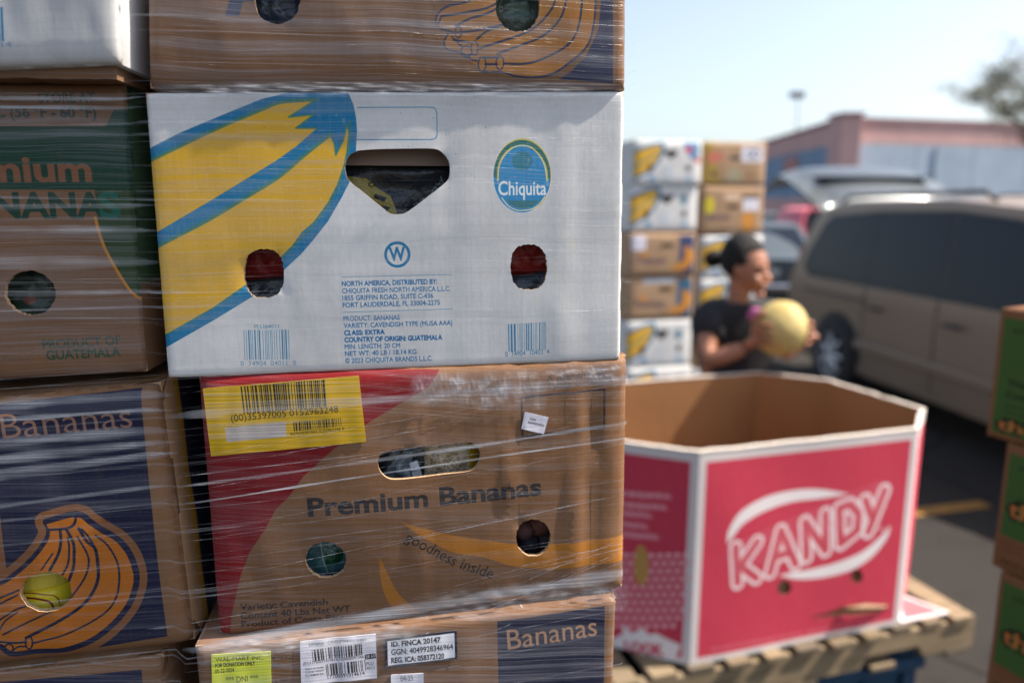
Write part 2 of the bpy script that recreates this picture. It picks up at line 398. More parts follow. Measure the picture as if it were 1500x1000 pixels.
def bulge(amp=0.004, seed=0, creases=(), crush=0.0, sag=0.0):
    def f(s, t):
        k = amp * 4 * s * (1 - s) * (0.35 + 0.65 * 4 * t * (1 - t))
        ns = 0.3 if amp < 0.0025 else 0.8
        k += ns * 0.0016 * noise.noise(Vector((s * 7 + seed, t * 3, seed))) + ns * 0.0007 * noise.noise(Vector((s * 30 + seed, t * 6, seed * 2.0)))
        for cs, cw, ca in creases: k += ca * math.exp(-((s - cs - 0.01 * noise.noise(Vector((t * 5, cs * 9, seed)))) / cw) ** 2) * (0.6 + 0.4 * noise.noise(Vector((t * 4, seed, cs * 5))) * 2)
        if crush:
            k -= crush * max(0, 1 - t / 0.07) * (0.5 + 0.8 * noise.noise(Vector((s * 14, seed * 3.0, 1.0))))
        return k
    return f
def ext(plane, quad, m=0.002):
    us = [q[0] for q in quad]; vs = [q[1] for q in quad]; return min(us) - m, min(vs) - m, max(us) + m, max(vs) + m
def carton(label, plane, quad, depth, holes=(), draw=None, base=KRAFT, film=0.35, tilt=0, seed=1, amp=0.004, creases=(), crush=0.0, group=None, cat='cardboard box',
           res=3600.0, side_draw=None, nu=44, nv=28, name='banana_box', basepx=(150, 110, 80), side_mat=None, film_side=None, cut_px=True, rnd=0.006):
    quad = [Vector(q) for q in quad]; TL, TR, BR, BL = quad; c0 = (BL + BR) / 2
    th = empty(name, (0, 0, 0), 0, label, cat, group)
    cv = Canvas(plane, *ext(plane, quad), res=res, base=basepx)
    if draw: draw(cv)
    mat = carton_mat(name + '_print', cv.image(name + '_print') if draw else None, base, film, tilt, seed=seed)
    hs = [[tuple(plane.uv(*p)) for p in h] for h in holes] if cut_px else holes
    disp = bulge(amp, seed, creases, crush)
    front, bl = sheet('front_panel', plane, quad, hs, mat, th, disp, cv, nu, nv, rnd=rnd)
    plain_m = side_mat or carton_mat(name + '_plain', None, base, film * 0.6 if film_side is None else film_side, tilt, seed=seed + 5)
    # side, top, bottom and back panels, each with board thickness
    ub = -plane.n * depth
    def P(q, k=0.0, b=0.0): return plane.p(q[0], q[1], k) - plane.n * b
    def panel(nm, a, b, inw, mt, tq=0.004):
        """a wall from the line a-b of the front rim straight back; inw = inward direction in plane coordinates"""
        n1 = 14; n2 = 8; vs = []; fs = []; uv = []; inwv = plane.u * inw[0] + Vector((0, 0, inw[1]))
        for lay in (0, 1):
            for i in range(n1 + 1):
                for j in range(n2 + 1):
                    q = a + (b - a) * (i / n1); bow = 0.004 * math.sin(math.pi * i / n1) * math.sin(math.pi * j / n2) * (0.3 + noise.noise(Vector((i * 0.4, j * 0.4, seed))))
                    k = disp(*((0.0 if inw[0] > 0 else 1.0, i / n1) if inw[0] else (i / n1, 0.0 if inw[1] > 0 else 1.0))) - rnd
                    pt = plane.p(q.x, q.y, k * (1 - j / n2)) - plane.n * (depth * j / n2 + 0.0) - inwv * bow + inwv * (tq * lay)
                    vs.append(pt); uv.append((i / n1, j / n2))
        m1 = n2 + 1; tot = (n1 + 1) * m1
        for i in range(n1):
            for j in range(n2):
                f = (i * m1 + j, i * m1 + j + 1, (i + 1) * m1 + j + 1, (i + 1) * m1 + j); fs.append(f); fs.append(tuple(tot + k for k in reversed(f)))
        fmat = [0, 1] * (n1 * n2)
        for i in range(n1):
            for j in (0, n2): fs.append((i * m1 + j, (i + 1) * m1 + j, tot + (i + 1) * m1 + j, tot + i * m1 + j)); fmat.append(2)
        mesh_obj(nm, vs, fs, None, th, True, uv, [mt, INNER, RAW], fmat)
    lm = plain_m
    if side_draw: lm = side_draw(seed)
    panel('side_panel', BR, TR, (-1, 0), lm); panel('side_panel', BL, TL, (1, 0), lm)
    panel('top_panel', TL, TR, (0, -1), plain_m); panel('bottom_panel', BL, BR, (0, 1), plain_m)
    b = plane.off(-depth)
    mesh_obj('back_panel', [b.p(q.x, q.y) for q in quad], [(0, 1, 2, 3)], plain_m, th)
    recentre(th, (P(BL) + P(BR)) / 2 - plane.n * depth / 2)
    return th
def recentre(th, loc):
    """put the empty at the base of its thing while its parts stay where they are"""
    th.location = loc
    for c in th.children:
        c.matrix_parent_inverse = Matrix.Translation(-Vector(loc))
# ---------------------------------------------------------------- ground
def asphalt():
    m = M('asphalt'); v = m.coords('Object'); big = m.noise(v, 0.35, 5, 0.6); mid = m.noise(v, 6, 4); fine = m.noise(v, 260, 3, 0.8)
    c = m.mix(m.ramp(big, [(0.35, 0.0), (0.7, 1.0)]), (0.024, 0.021, 0.0195, 1), (0.034, 0.030, 0.027, 1))
    c = m.mix(m.ramp(fine, [(0.42, 0.0), (0.62, 1.0)]), c, (0.056, 0.050, 0.045, 1)); c = m.mix(m.math('MULTIPLY', m.ramp(mid, [(0.55, 0.0), (0.75, 1.0)]), 0.5), c, (0.022, 0.020, 0.019, 1))
    st = m.ramp(m.noise(m.coords('Object', scale=(1, 1.4, 1)), 1.1, 6, .7), [(0.58, 0.0), (0.70, 1.0)]); c = m.mix(m.math('MULTIPLY', st, .55), c, (0.015, 0.014, 0.013, 1))
    cr = m.n('ShaderNodeTexVoronoi', feature='DISTANCE_TO_EDGE'); cr.inputs['Scale'].default_value = .55; m.l(m.coords('Object'), cr.inputs['Vector']); c = m.mix(m.ramp(cr.outputs['Distance'], [(0.0, 0.8), (0.012, 0.0)]), c, (0.012, 0.011, 0.010, 1))
    nm = m.bump(fine, 0.8, 0.004); nm = m.bump(mid, 0.2, 0.01, nm)
    return m.done(m.pr(c, 0.95, 0, 0.08, nm))
g = MB(); N = 24
xs = [-400 + 800 * i / N for i in range(N + 1)]; ys = [-100 + 1500 * i / N for i in range(N + 1)]
g.add([(x, y, 0.0) for y in ys for x in xs], [(j * (N + 1) + i, j * (N + 1) + i + 1, (j + 1) * (N + 1) + i + 1, (j + 1) * (N + 1) + i) for j in range(N) for i in range(N)])
tag(g.build('ground', asphalt()), kind='structure')
pm = M('road_paint'); pv = pm.coords('Object'); pn = pm.ramp(pm.noise(pv, 40, 5, 0.7), [(0.36, 0.0), (0.5, 1.0)])
ymat = pm.done(pm.pr(pm.mix(pn, (0.05, 0.042, 0.032, 1), (0.30, 0.135, 0.016, 1)), 0.7))
def line(x0, y0, x1, y1, wd, name='parking_line'):
    d = Vector((x1 - x0, y1 - y0, 0)); n = Vector((-d.y, d.x, 0)).normalized() * wd / 2; vs = []; k = 24
    for i in range(k + 1):
        p = Vector((x0, y0, 0.004)) + d * (i / k); j = 0.006 * noise.noise(p * 9); vs += [p - n * (1 + j), p + n * (1 + j)]
    tag(mesh_obj(name, vs, [(2 * i, 2 * i + 2, 2 * i + 3, 2 * i + 1) for i in range(k)], ymat), kind='structure')
a = atZ(1330, 752, 0); b = atZ(1444, 738, 0); d = (b - a).normalized()
line(a.x - d.x * 2.5, a.y - d.y * 2.5, b.x, b.y, 0.10)
for k in (1, 2, 3): line(0.8 + 1.2 * k, 8.0 + 5.6 * k, 5.6 + 1.2 * k, 8.6 + 5.6 * k, 0.10)

# ---------------------------------------------------------------- the wrapped stacks in front
PM = Plane(atY(565, 400, 0.640), R(8.5))         # faces of the right-hand (sharp) stack
PL = Plane(atY(200, 400, 0.622), R(6.0))          # faces of the left-hand stack
BR_, NAVY, INK = (120, 86, 60), (34, 38, 66), (30, 29, 33)
BLUE, YEL, WHT, GRN = (6, 116, 160), (218, 168, 40), (206, 206, 206), (62, 122, 104)
ORG = (190, 120, 25)
def qd(pl, *pts): return [pl.uv(*p) for p in pts]

def bunch_lines(cv, col, w_, segs):
    for s in segs: cv.stroke(s, w_ if len(s) < 99 else w_, col)
# --- top box: kraft with a bunch of bananas printed at its right end
def draw_top(cv):
    nv_ = (34, 46, 78); kr = (168, 122, 84)
    cv.poly([(846, -160), (898, -160), (898, 123), (819, 117), (835, 106), (858, 83), (876, 45), (880, 0), (878, -60), (862, -110)], nv_, 0.95)
    cv.poly(crom([(694, -3), (654, 12), (638, 27), (640, 37), (646, 44), (664, 49), (652, 56), (650, 66), (656, 74), (676, 79), (688, 90), (700, 98), (706, 106), (738, 107), (753, 112), (782, 114), (809, 109), (836, 91), (859, 69), (868, 44), (872, 0), (866, -60), (848, -110), (800, -135), (760, -140), (735, -120)]), (178, 116, 46), 0.85)
    seg = [[(735, -40), (694, 0), (654, 12), (640, 25), (639, 37), (646, 44), (664, 49)], [(646, 26), (683, 20), (723, 9), (770, -30)], [(646, 26), (642, 36)],
           [(666, 41), (686, 30), (724, 16), (790, -30)], [(662, 50), (693, 47), (718, 42), (735, 38)], [(656, 51), (650, 64), (656, 74), (676, 79), (690, 88), (698, 90)], [(662, 56), (676, 69)], [(664, 60), (690, 64)],
           [(698, 59), (713, 47), (735, 38)], [(703, 72), (723, 65), (757, 54), (782, 42), (802, 22), (813, 0), (822, -60)], [(728, 80), (757, 69), (794, 54), (819, 30), (829, 0), (838, -60)],
           [(738, 94), (770, 94), (797, 86), (831, 67), (846, 42), (852, 0), (850, -70)], [(706, 106), (738, 107), (753, 112), (782, 114), (809, 109), (836, 91), (859, 69), (868, 44), (872, 0), (866, -60), (848, -110), (800, -135)],
           [(708, 85), (730, 85)], [(711, 95), (728, 95)], [(681, 84), (692, 80)]]
    for i, s_ in enumerate(seg): cv.stroke(s_, 3.0, nv_)
    for x, y, rx, ry in ((671, 49, 4.5, 8), (683, 77, 8, 8), (695, 72, 5, 10), (706, 95, 5.5, 10.5), (732, 93, 5.5, 10)): cv.stroke(oval(x, y, rx, ry, 16), 2.0, nv_, closed=True)
    cv.poly([(330, 25), (351, 25), (375, -60), (354, -60)], nv_)
    cv.text('Bananas', (352, 1), (640, -8), 62, nv_, 0.03)
    cv.text('Premium', (352, -92), (640, -101), 56, nv_, 0.03)
q0 = qd(PM, (212, -265), (918, -280), (916, 132), (219, 129))
top_box = carton('brown box with a navy outlined banana bunch, topmost in the sharp right stack', PM.off(0.003), q0, 0.50,
    holes=[oval(407, 2, 33, 34, p=2.2, n=64, jag=0.028, seed=2), oval(758, 10, 32, 37, p=2.2, n=64, jag=0.028, seed=3)], draw=draw_top, film=0.62, tilt=-0.3, seed=2, amp=0.004,
    basepx=BR_, group='banana boxes in the right front stack', crush=0.0)

# --- the white box
def draw_white(cv):
    left = [(217, 219), (229, 280), (236, 330), (240, 400), (241.6, 510)]
    cv.poly([(210, 222), (265, 194), (330, 167), (382, 146), (421, 135.6), (440, 125), (505, 125), (510.6, 135.6), (518.4, 154), (522, 172), (523.6, 193), (522, 222), (519, 245), (512, 268), (501.5, 289), (480.7, 325), (460, 351), (442, 372), (416, 396), (371.5, 433.6), (317, 467), (241.6, 510), (228, 516), (225, 400)], BLUE)
    y1 = [(212, 239), (252, 220), (317, 189), (382, 161.6), (408, 151), (434, 148), (464, 146), (423.5, 172), (461, 168), (434, 188), (465, 188), (434, 215), (403, 237), (356, 265.6), (304, 297), (231, 339.6), (220, 345)]
    y2 = [(225, 366), (243, 356.5), (304, 325), (356, 294), (408, 262), (447, 229), (484.6, 199), (490, 210), (492.4, 228), (503, 206), (509, 182), (510.6, 198), (508, 222), (504, 242), (494, 271), (480.7, 297), (460, 325), (443, 340), (429, 359), (413, 375), (390, 394), (358.6, 418), (312, 450.5), (245.5, 488), (228, 497)]
    cv.poly(y1, YEL); cv.poly(y2, YEL)
    cv.stroke(y1[0:7], 5.5, GRN, al=0.9); cv.stroke([(464, 146), (423.5, 172), (461, 168)], 3, GRN, False, al=0.7); cv.stroke([(461, 168), (434, 188), (465, 188)], 3, GRN, False, al=0.7)
    cv.stroke([(p[0], p[1] - 2) for p in y2[0:7]], 6, GRN, al=0.8); cv.stroke([y2[6], y2[7], y2[8], y2[9], y2[10]], 2.6, GRN, False, al=0.8)
    cv.stroke([(513, 178), (513, 198), (510, 224), (503, 250), (496, 271), (482, 299), (461, 327), (430, 361), (413, 377)], 3.5, GRN, al=0.8)
    cv.stroke([(358, 420), (312, 452.5), (245.5, 490)], 2.2, GRN, al=0.7)
    cv.stroke([(524, 158), (629, 157.5)], 1.6, BLUE); cv.stroke([(629, 157.5), (637, 159), (640, 166)], 1.6, BLUE); cv.stroke([(640, 166), (640.5, 197)], 1.6, BLUE); cv.stroke([(640.5, 197), (638, 203), (631, 205)], 1.6, BLUE); cv.stroke([(631, 205), (524, 205)], 1.6, BLUE)
    cv.text('WEVBX', (219, 211), (216.5, 154), 5.5, (40, 110, 130), 0.01)
    # oval emblem (its figure is left plain)
    G, BL2, YW = (42, 112, 108), (48, 140, 192), (214, 190, 84)
    cv.ell(765, 258, 43.2, 55.2, (236, 236, 234)); cv.ell(765, 257, 42.2, 53.8, YW); cv.ell(764.6, 258.6, 41.8, 53.2, BL2)
    cv.poly(oval(764.6, 258.6, 41.8, 53.2, 48)[24:] + [(806, 262), (799, 262), (797, 240), (785, 222), (765, 213), (745, 222), (732, 240), (729, 262)], G)
    cv.stroke([(729.5, 265), (731, 244), (739, 228), (751, 217), (765, 213.5), (779, 217), (790, 228), (798, 244), (801, 265)], 1.9, (226, 222, 190))
    cv.stroke([(728.6, 264), (730, 244), (738, 227), (750, 216)], 1.7, YW); cv.stroke([(779, 216), (791, 228), (799.5, 244), (802.5, 264)], 1.7, YW); cv.stroke([(781, 307), (792, 299), (799, 289)], 1.6, YW)
    cv.stroke([(735, 290), (745, 302), (757, 308), (766, 308.5), (780, 306), (791, 298), (798, 288)], 1.7, (226, 222, 190)); cv.poly([(742, 294), (790, 294), (780, 303), (766, 306), (752, 303)], G, 0.8)
    cv.poly(oval(765, 236, 15, 14, 24), G, 0.55)
    cv.text('Chiquita', (730, 285.9), (800.5, 285.4), 20.0, (238, 238, 236), 0.020)
    cv.stroke(oval(802, 268, 1.6, 1.6, 10), 0.5, (220, 225, 228), closed=True)
    # W in a ring
    cv.ell(582.3, 372.6, 19.4, 19.4, BLUE, hole=(14.9, 14.9)); cv.text('W', (570.2, 381.6), (595, 380.4), 18.4, BLUE, 0.045)
    T = BLUE
    cv.stroke([(500.5, 405.4), (662, 401.8)], 1.1, T); cv.stroke([(502.5, 457), (662.8, 452.2)], 1.1, T)
    for t, a, b, bo in (("NORTH AMERICA, DISTRIBUTED BY:", (501, 418.8), (641, 415.4), .02), ("CHIQUITA FRESH NORTH AMERICA L.L.C.", (501.5, 429.3), (660, 425.6), .006), ("1855 GRIFFIN ROAD, SUITE C-436", (502, 439.8), (635, 436), .008),
                     ("FORT LAUDERDALE, FL 33004-2275", (502.4, 450), (644.7, 446), .008), ("PRODUCT: BANANAS", (503.4, 469.8), (586, 467.6), .01), ("VARIETY: CAVENDISH TYPE (MUSA AAA)", (503.8, 480), (663, 475.6), .006),
                     ("CLASS: EXTRA", (504.4, 490.6), (564.5, 489), .035), ("COUNTRY OF ORIGIN: GUATEMALA", (504.8, 500.8), (648.5, 497), .035), ("MIN. LENGTH: 20 CM", (505.2, 511), (586.6, 508.8), .006),
                     ("NET WT: 40 LB / 18.14 KG", (505.6, 521), (610.7, 518), .012), ("\u00a9 2023 CHIQUITA BRANDS L.L.C.", (506, 531.4), (634, 527.6), .006)):
        cv.text(t, a, b, 7.0, (4, 100, 156), bo + 0.026)
    cv.bars([(357, 483), (425.6, 482.2), (427, 526), (358.6, 527)], T, 4, 62); cv.text('0  74904  04011  0', (352.8, 535.6), (434, 534.4), 6.6, (40, 118, 160), 0.01); cv.text('PLU#4011', (372.9, 481), (409, 480.2), 5.6, T, 0.01)
    cv.bars([(744, 474.4), (799.8, 471), (799.8, 512), (745, 515)], T, 5, 60); cv.text('0  74904  10403  4', (740, 522.2), (805, 517.6), 7.2, (40, 118, 160), 0.02)
    rnd = random.Random(3)
    for _ in range(150):                                             # scuffs and specks
        x = rnd.gauss(650, 55); y = rnd.gauss(195, 42)
        if y > 132: cv.poly(oval(x, y, rnd.uniform(.35, 1.0), rnd.uniform(.4, 1.2), 6, jag=0.4, seed=_), (60, 52, 48), rnd.uniform(.4, .9))
    for _ in range(60):
        x = rnd.uniform(220, 900); y = rnd.uniform(135, 520)
        cv.poly(oval(x, y, rnd.uniform(.3, .8), rnd.uniform(.3, .8), 6, jag=0.4, seed=_), (70, 62, 55), .6)
    for x in (782, 800, 812, 826, 838, 895):                        # faint yellow run marks
        for k in range(7):
            y = rnd.uniform(335, 440); cv.stroke([(x + rnd.uniform(-3, 3), y), (x + rnd.uniform(-3, 3), y + rnd.uniform(6, 22))], rnd.uniform(1, 4), (222, 216, 140), al=rnd.uniform(.15, .4))
q1 = qd(PM, (212, 136), (915, 134), (909, 527), (246, 554))
tri = [(524.4, 221), (550, 219), (598, 218), (636.4, 218.4), (649, 225), (657, 236), (659, 249), (656.4, 263), (644.4, 274.4), (623.6, 290.4), (598, 309.6), (587, 313.6), (572.4, 313), (559.6, 304), (534, 283), (511.6, 265), (506.5, 252), (506, 241), (511.6, 228)]
white_box = carton('white box with blue-edged yellow bananas, an oval emblem and lines of blue print', PM, q1, 0.50,
    holes=[crom(tri + [tri[0]], 3)[:-1], oval(387.2, 400.3, 29, 36, p=2.5, n=64, jag=0.028, seed=5), oval(774.3, 391, 26.6, 33.2, p=2.5, n=64, jag=0.028, seed=6)], draw=draw_white,
    base=(0.70, 0.695, 0.68, 1), basepx=WHT, film=0.42, tilt=0.6, seed=4, rnd=0.0028, amp=0.002, creases=[(0.17, 0.006, -0.0012), (0.245, 0.004, -0.001), (0.60, 0.012, -0.0012), (0.86, 0.02, 0.0015)],
    group='banana boxes in the right front stack')
# --- brown and red box
def draw_red(cv):
    RD = (122, 16, 22); OR2 = (178, 112, 26)
    cv.poly([(270, 540), (644, 540), (641, 546), (626, 566), (592, 585), (540, 616), (490, 654), (446, 694), (422, 727), (406, 742), (389, 773), (367, 806), (354, 839), (346, 872), (340, 898), (336, 945), (290, 945)], RD)
    cv.poly(crom([(588, 758.5), (620, 768), (668.5, 779.5), (712, 786), (757, 792), (830, 792), (925, 783)]) + [(925, 820), (807, 831)] + crom([(807, 831), (752, 825), (708, 811.5), (659, 802), (609, 774.5), (588, 758.5)]), OR2, .9)
    cv.poly(crom([(556, 808), (566, 830), (585, 866), (617, 898), (603, 904)])[:-1] + [(600, 906), (585, 898)] + crom([(585, 898), (566, 872), (557, 840), (556, 808)]), OR2, .9)
    cv.poly([(702, 863), (735, 868), (807, 874), (807, 877), (740, 880), (722, 876)], OR2, .8)
    cv.text('Premium Bananas', (452.6, 752), (792, 721), 25.5, (34, 31, 33), 0.034)
    cv.text('goodness', (592, 785.5), (664, 824), 15.5, (36, 32, 30), 0.014); cv.text('inside', (672, 827), (719, 843), 15.5, (36, 32, 30), 0.014)
    cv.text('Variety: Cavendish', (352, 891.5), (481, 881.8), 9, INK, 0.03); cv.text('Content 40 Lbs Net WT', (353, 904.6), (514, 892), 9.2, INK, 0.03); cv.text('Product of Costa Rica', (354, 917), (505.5, 904), 9.2, INK, 0.03)
    cv.text('A member of', (800, 559), (885, 547), 9, (72, 58, 52), 0.02); cv.text('the Fyffes Group.', (776, 571), (886, 560), 8.6, (72, 58, 52), 0.02)
    D = (58, 42, 42); 
    for a, b in (((763, 580), (885, 569.5)), ((885, 569.5), (884.5, 624)), ((884.5, 624), (764, 637)), ((764, 637), (763, 580))): cv.stroke([a, b], 3.6, D)
q2 = qd(PM, (288, 549), (921, 522), (914.5, 864), (319, 934))
hh = [(574 + 0, 655), (600, 652), (640, 648), (684, 644.5), (694, 647), (701, 656), (702, 667), (697, 678), (686, 685.5), (650, 690), (610, 695), (578, 697.5), (564, 693), (556, 683), (554, 672), (558, 662)]
red_box = carton('brown box with a red left end, a yellow pallet label and a long hand hole', PM.off(0.001), q2, 0.50,
    holes=[crom(hh + [hh[0]], 3)[:-1], oval(478.3, 816, 29.8, 27, n=64, jag=0.028, seed=8), oval(780, 783.5, 25.5, 27, n=64, jag=0.028, seed=9)], draw=draw_red, basepx=BR_,
    film=0.24, tilt=-4.5, seed=9, amp=0.008, creases=[(0.475, 0.006, 0.0015), (0.70, 0.007, 0.0024), (0.735, 0.008, -0.0022), (0.87, 0.010, 0.0034), (0.905, 0.010, -0.0026), (0.965, 0.008, 0.0028)],
    group='banana boxes in the right front stack', rnd=0.010)
# --- bottom box, standing a little proud so its top ledge catches the sun
PB = PM.off(0.014)
def draw_bot(cv):
    cv.poly([(728, 908.6), (886.5, 887), (884.5, 1000), (884, 1180), (732, 1230), (729.5, 1000)], (24, 28, 54))
    cv.text('Bananas', (743.7, 949.5), (875, 929.5), 28.5, (176, 132, 96), 0.004)
    BK = (50, 42, 50)
    cv.text('8.14 kg)', (398.4, 966), (430.5, 961.6), 6.6, BK, 0.01); cv.text('BIA', (398.4, 976), (412.5, 975), 6, BK, 0.03)
    cv.text('ca Inc.', (398.4, 999), (425, 996), 6.2, BK, 0.02)
    cv.text('Product of Colombia', (330, 1012), (430, 1003), 6, BK, 0.02)
qb0, qb1 = PB.uv(284, 950), PB.uv(904, 878)
q3 = [qb0, qb1, Vector((qb1.x - 0.002, qb1.y - 0.235)), Vector((qb0.x + 0.004, qb0.y - 0.235))]
bottom_box = carton('lowest box of the right stack, navy Bananas panel and pasted paper labels', PB, q3, 0.51, draw=draw_bot, basepx=(142, 104, 74), film=0.55, tilt=-5, seed=14, amp=0.003,
    creases=[(0.30, 0.02, -0.001), (0.62, 0.02, 0.001)], crush=0.0, group='banana boxes in the right front stack')

# --- left stack
def draw_tl(cv):
    cv.bars([(-40, 13), (10, 12), (11.5, 62), (-38, 63)], BLUE, 9, 40); cv.text('10314', (-22, 71), (19.5, 70), 7.5, BLUE, 0.0)
    cv.poly([(-300, 20), (-200, -60), (-120, -200), (-300, -200)], YEL); cv.stroke([(-300, 20), (-200, -60), (-120, -200)], 16, BLUE)
qa = qd(PL.off(0.036), (-340, -300), (163, -300), (174, 93), (-340, 112))
tl_box = carton('white box at the top left corner with a blue barcode, sunlit on its side', PL.off(0.036), qa, 0.42, draw=draw_tl, base=(0.57, 0.57, 0.565, 1), basepx=WHT, film=0.45, tilt=2, seed=21,
    group='banana boxes in the left front stack', crush=0.004)
tp = PL.off(0.026); ta, tb = tp.uv(-300, 90), tp.uv(172, 117); t2_ = tp.uv(172, 92)
trm = carton_mat('tray_board', None, (0.17, 0.085, 0.04, 1), 0.3, 0, seed=77)
tbm = MB(); n_ = 30
for i in range(n_):
    ua, ub = ta.x + (tb.x - ta.x) * i / n_, ta.x + (tb.x - ta.x) * (i + 1) / n_; w1, w2 = [.0012 * noise.noise(Vector((k * .5, 3, 1))) for k in (i, i + 1)]
    tbm.add([tp.p(ua, tb.y + w1), tp.p(ub, tb.y + w2), tp.p(ub, t2_.y + .02), tp.p(ua, t2_.y + .02), tp.p(ua, tb.y + w1, -.3), tp.p(ub, tb.y + w2, -.3)], [(0, 1, 2, 3), (4, 5, 1, 0)])
tbm.add([tp.p(tb.x, tb.y), tp.p(tb.x, tb.y, -.3), tp.p(tb.x, t2_.y + .02, -.3), tp.p(tb.x, t2_.y + .02)], [(0, 1, 2, 3)])
o = tbm.build('inner_tray', trm, tl_box); o.matrix_parent_inverse = Matrix.Translation(-tl_box.location)
def green_side(seed):
    m = M('green_box_side'); tc = m.n('ShaderNodeTexCoord'); sx = m.n('ShaderNodeSeparateXYZ'); m.l(tc.outputs['UV'], sx.inputs[0]); ob = m.coords('Object')
    k = m.mix(m.noise(ob, 40, 4), (0.15, 0.075, 0.034, 1), (0.20, 0.10, 0.046, 1))
    g_ = m.mix(m.noise(m.coords('Object', scale=(4, 4, 300)), 1.0, 3), (0.022, 0.052, 0.022, 1), (0.05, 0.085, 0.035, 1))
    return m.done(m.pr(m.mix(m.ramp(sx.outputs[0], [(0.30, 0.0), (0.34, 1.0)]), k, g_), 0.7, 0, .25))
def draw_green(cv):
    G = (26, 62, 46); K = (132, 86, 60); G2 = (50, 70, 38)
    cv.poly([(-400, 185), (156, 185), (167, 161), (181, 159), (240, 157), (240, 460), (204, 439), (189, 425), (168, 391), (155, 370), (146, 340), (141, 319), (144, 319), (140, 278), (-400, 278)], G)
    cv.poly([(140, 278), (200, 278), (226, 440), (204, 439), (189, 425), (168, 391), (155, 370), (146, 340), (141, 319), (144, 319)], G2, .9)
    cv.stroke([(141, 319), (147, 342), (156, 366), (172, 396), (190, 424), (206, 441), (228, 470)], 4.5, (196, 126, 34))
    cv.text('Premium', (-112, 266), (137, 265), 36, K, 0.03)
    cv.text('BANANAS', (-74, 319), (179, 318), 35.5, G, 0.04); cv.text('S', (148, 318.5), (179, 318), 35.5, (30, 92, 76), 0.04)
    cv.text('STORE AT', (58, 150.5), (141, 150), 14, (36, 58, 56), 0.03); cv.text('13.3-15.6 \u00b0C (56 \u00b0F - 60 \u00b0F)', (-100, 172), (143, 172.5), 15.5, (30, 52, 46), 0.04)
    cv.text('PRODUCT OF', (64.5, 510.5), (178, 504), 12.5, (44, 78, 66), 0.025); cv.text('GUATEMALA', (70, 526.5), (178, 521), 13, (36, 74, 54), 0.035)
    cv.text('Distributed by Del Monaco', (-90, 531), (47, 526), 7, (80, 76, 62), 0.0)
PGR = PL.off(0.0)
qg = qd(PGR, (-340, 124), (180, 120), (212, 546), (-340, 574))
green_box = carton('brown and green box with a leaf-green panel above PRODUCT OF GUATEMALA', PGR, qg, 0.42,
    holes=[oval(47, 428.5, 37, 32.5, n=64, jag=0.028, seed=12, rot=0.15)], draw=draw_green, base=(0.215, 0.108, 0.052, 1), basepx=(132, 92, 68), film=0.55, tilt=0.5, seed=24, amp=0.004,
    group='banana boxes in the left front stack', crush=0.003, side_draw=green_side)
KR2 = (128, 82, 48)
def draw_navy(cv):
    NV = (22, 26, 54); OG = (176, 100, 22)
    cv.poly([(-420, 636), (206, 569), (227, 780), (246, 931), (149, 946), (-420, 1000)], NV)
    cv.poly([(-420, 640), (-60, 600), (1, 713), (15, 834), (15, 880), (-420, 960)], KR2)
    body = [(73, 760), (116, 750), (135, 762), (151, 773), (173, 787), (189, 806), (198, 827), (201, 845), (198, 862), (189, 884), (167, 911), (135, 935), (95, 949), (54, 951), (19, 954), (0, 941), (-40, 944), (-80, 930), (-90, 900), (-60, 868), (0, 854), (27, 838), (54, 814), (73, 789), (78, 773)]
    cb = crom(body + [body[0]], 4)[:-1]
    cv.stroke(cb, 34, KR2, False, closed=True); cv.poly(cb, OG); cv.stroke(cb, 11, NV, False, closed=True); cv.poly([( (x - 60) * 0.975 + 60, (y - 860) * 0.965 + 860) for x, y in cb], OG)
    for s_, w_ in (([(92, 773), (93, 789), (89, 808), (77, 831)], 3.2), ([(101, 772), (111, 792), (112, 811), (111, 827), (104, 847)], 3.4), ([(103, 784), (105, 800), (103, 822), (95, 838)], 2.2), ([(117, 783), (130, 806), (133, 822), (127, 843), (108, 870), (92, 884), (54, 903), (27, 916), (8, 926)], 2.2),
                   ([(119, 771), (130, 789), (142, 800), (146, 822), (146, 846), (135, 870), (116, 889), (89, 906), (59, 922), (41, 931)], 3.6), ([(123, 772), (132, 782), (141, 797)], 2.4), ([(143, 781), (159, 795), (173, 819), (177, 843), (173, 870), (159, 892), (130, 911), (95, 927), (51, 939)], 2.2),
                   ([(81, 807), (65, 830)], 1.8), ([(0, 873), (32, 860)], 2.2), ([(0, 882), (30, 867)], 2.2), ([(0, 906), (27, 889), (42, 884)], 2.2), ([(-10, 935), (20, 938), (41, 937)], 2.8), ([(2, 920), (12, 905), (30, 892)], 1.8), ([(75, 772), (102, 770), (112, 764), (115, 752)], 3.0), ([(20, 950), (30, 944), (41, 944)], 2)): cv.stroke(s_, w_ * 1.3, NV)
    for x, y, rx, ry in ((45, 938, 5, 9.5), (16, 946, 6, 6)): cv.stroke(oval(x, y, rx, ry, 16), 2.4, NV, closed=True)
    cv.text('Bananas', (8, 640), (196, 624.5), 35, (142, 104, 84), -0.004)
    cv.text('Premium', (-240, 660), (-20, 642), 35, (142, 104, 84), -0.004)
PN = PL.off(0.004)
qn = qd(PN, (-340, 614), (228, 564), (280, 946), (-340, 1010))
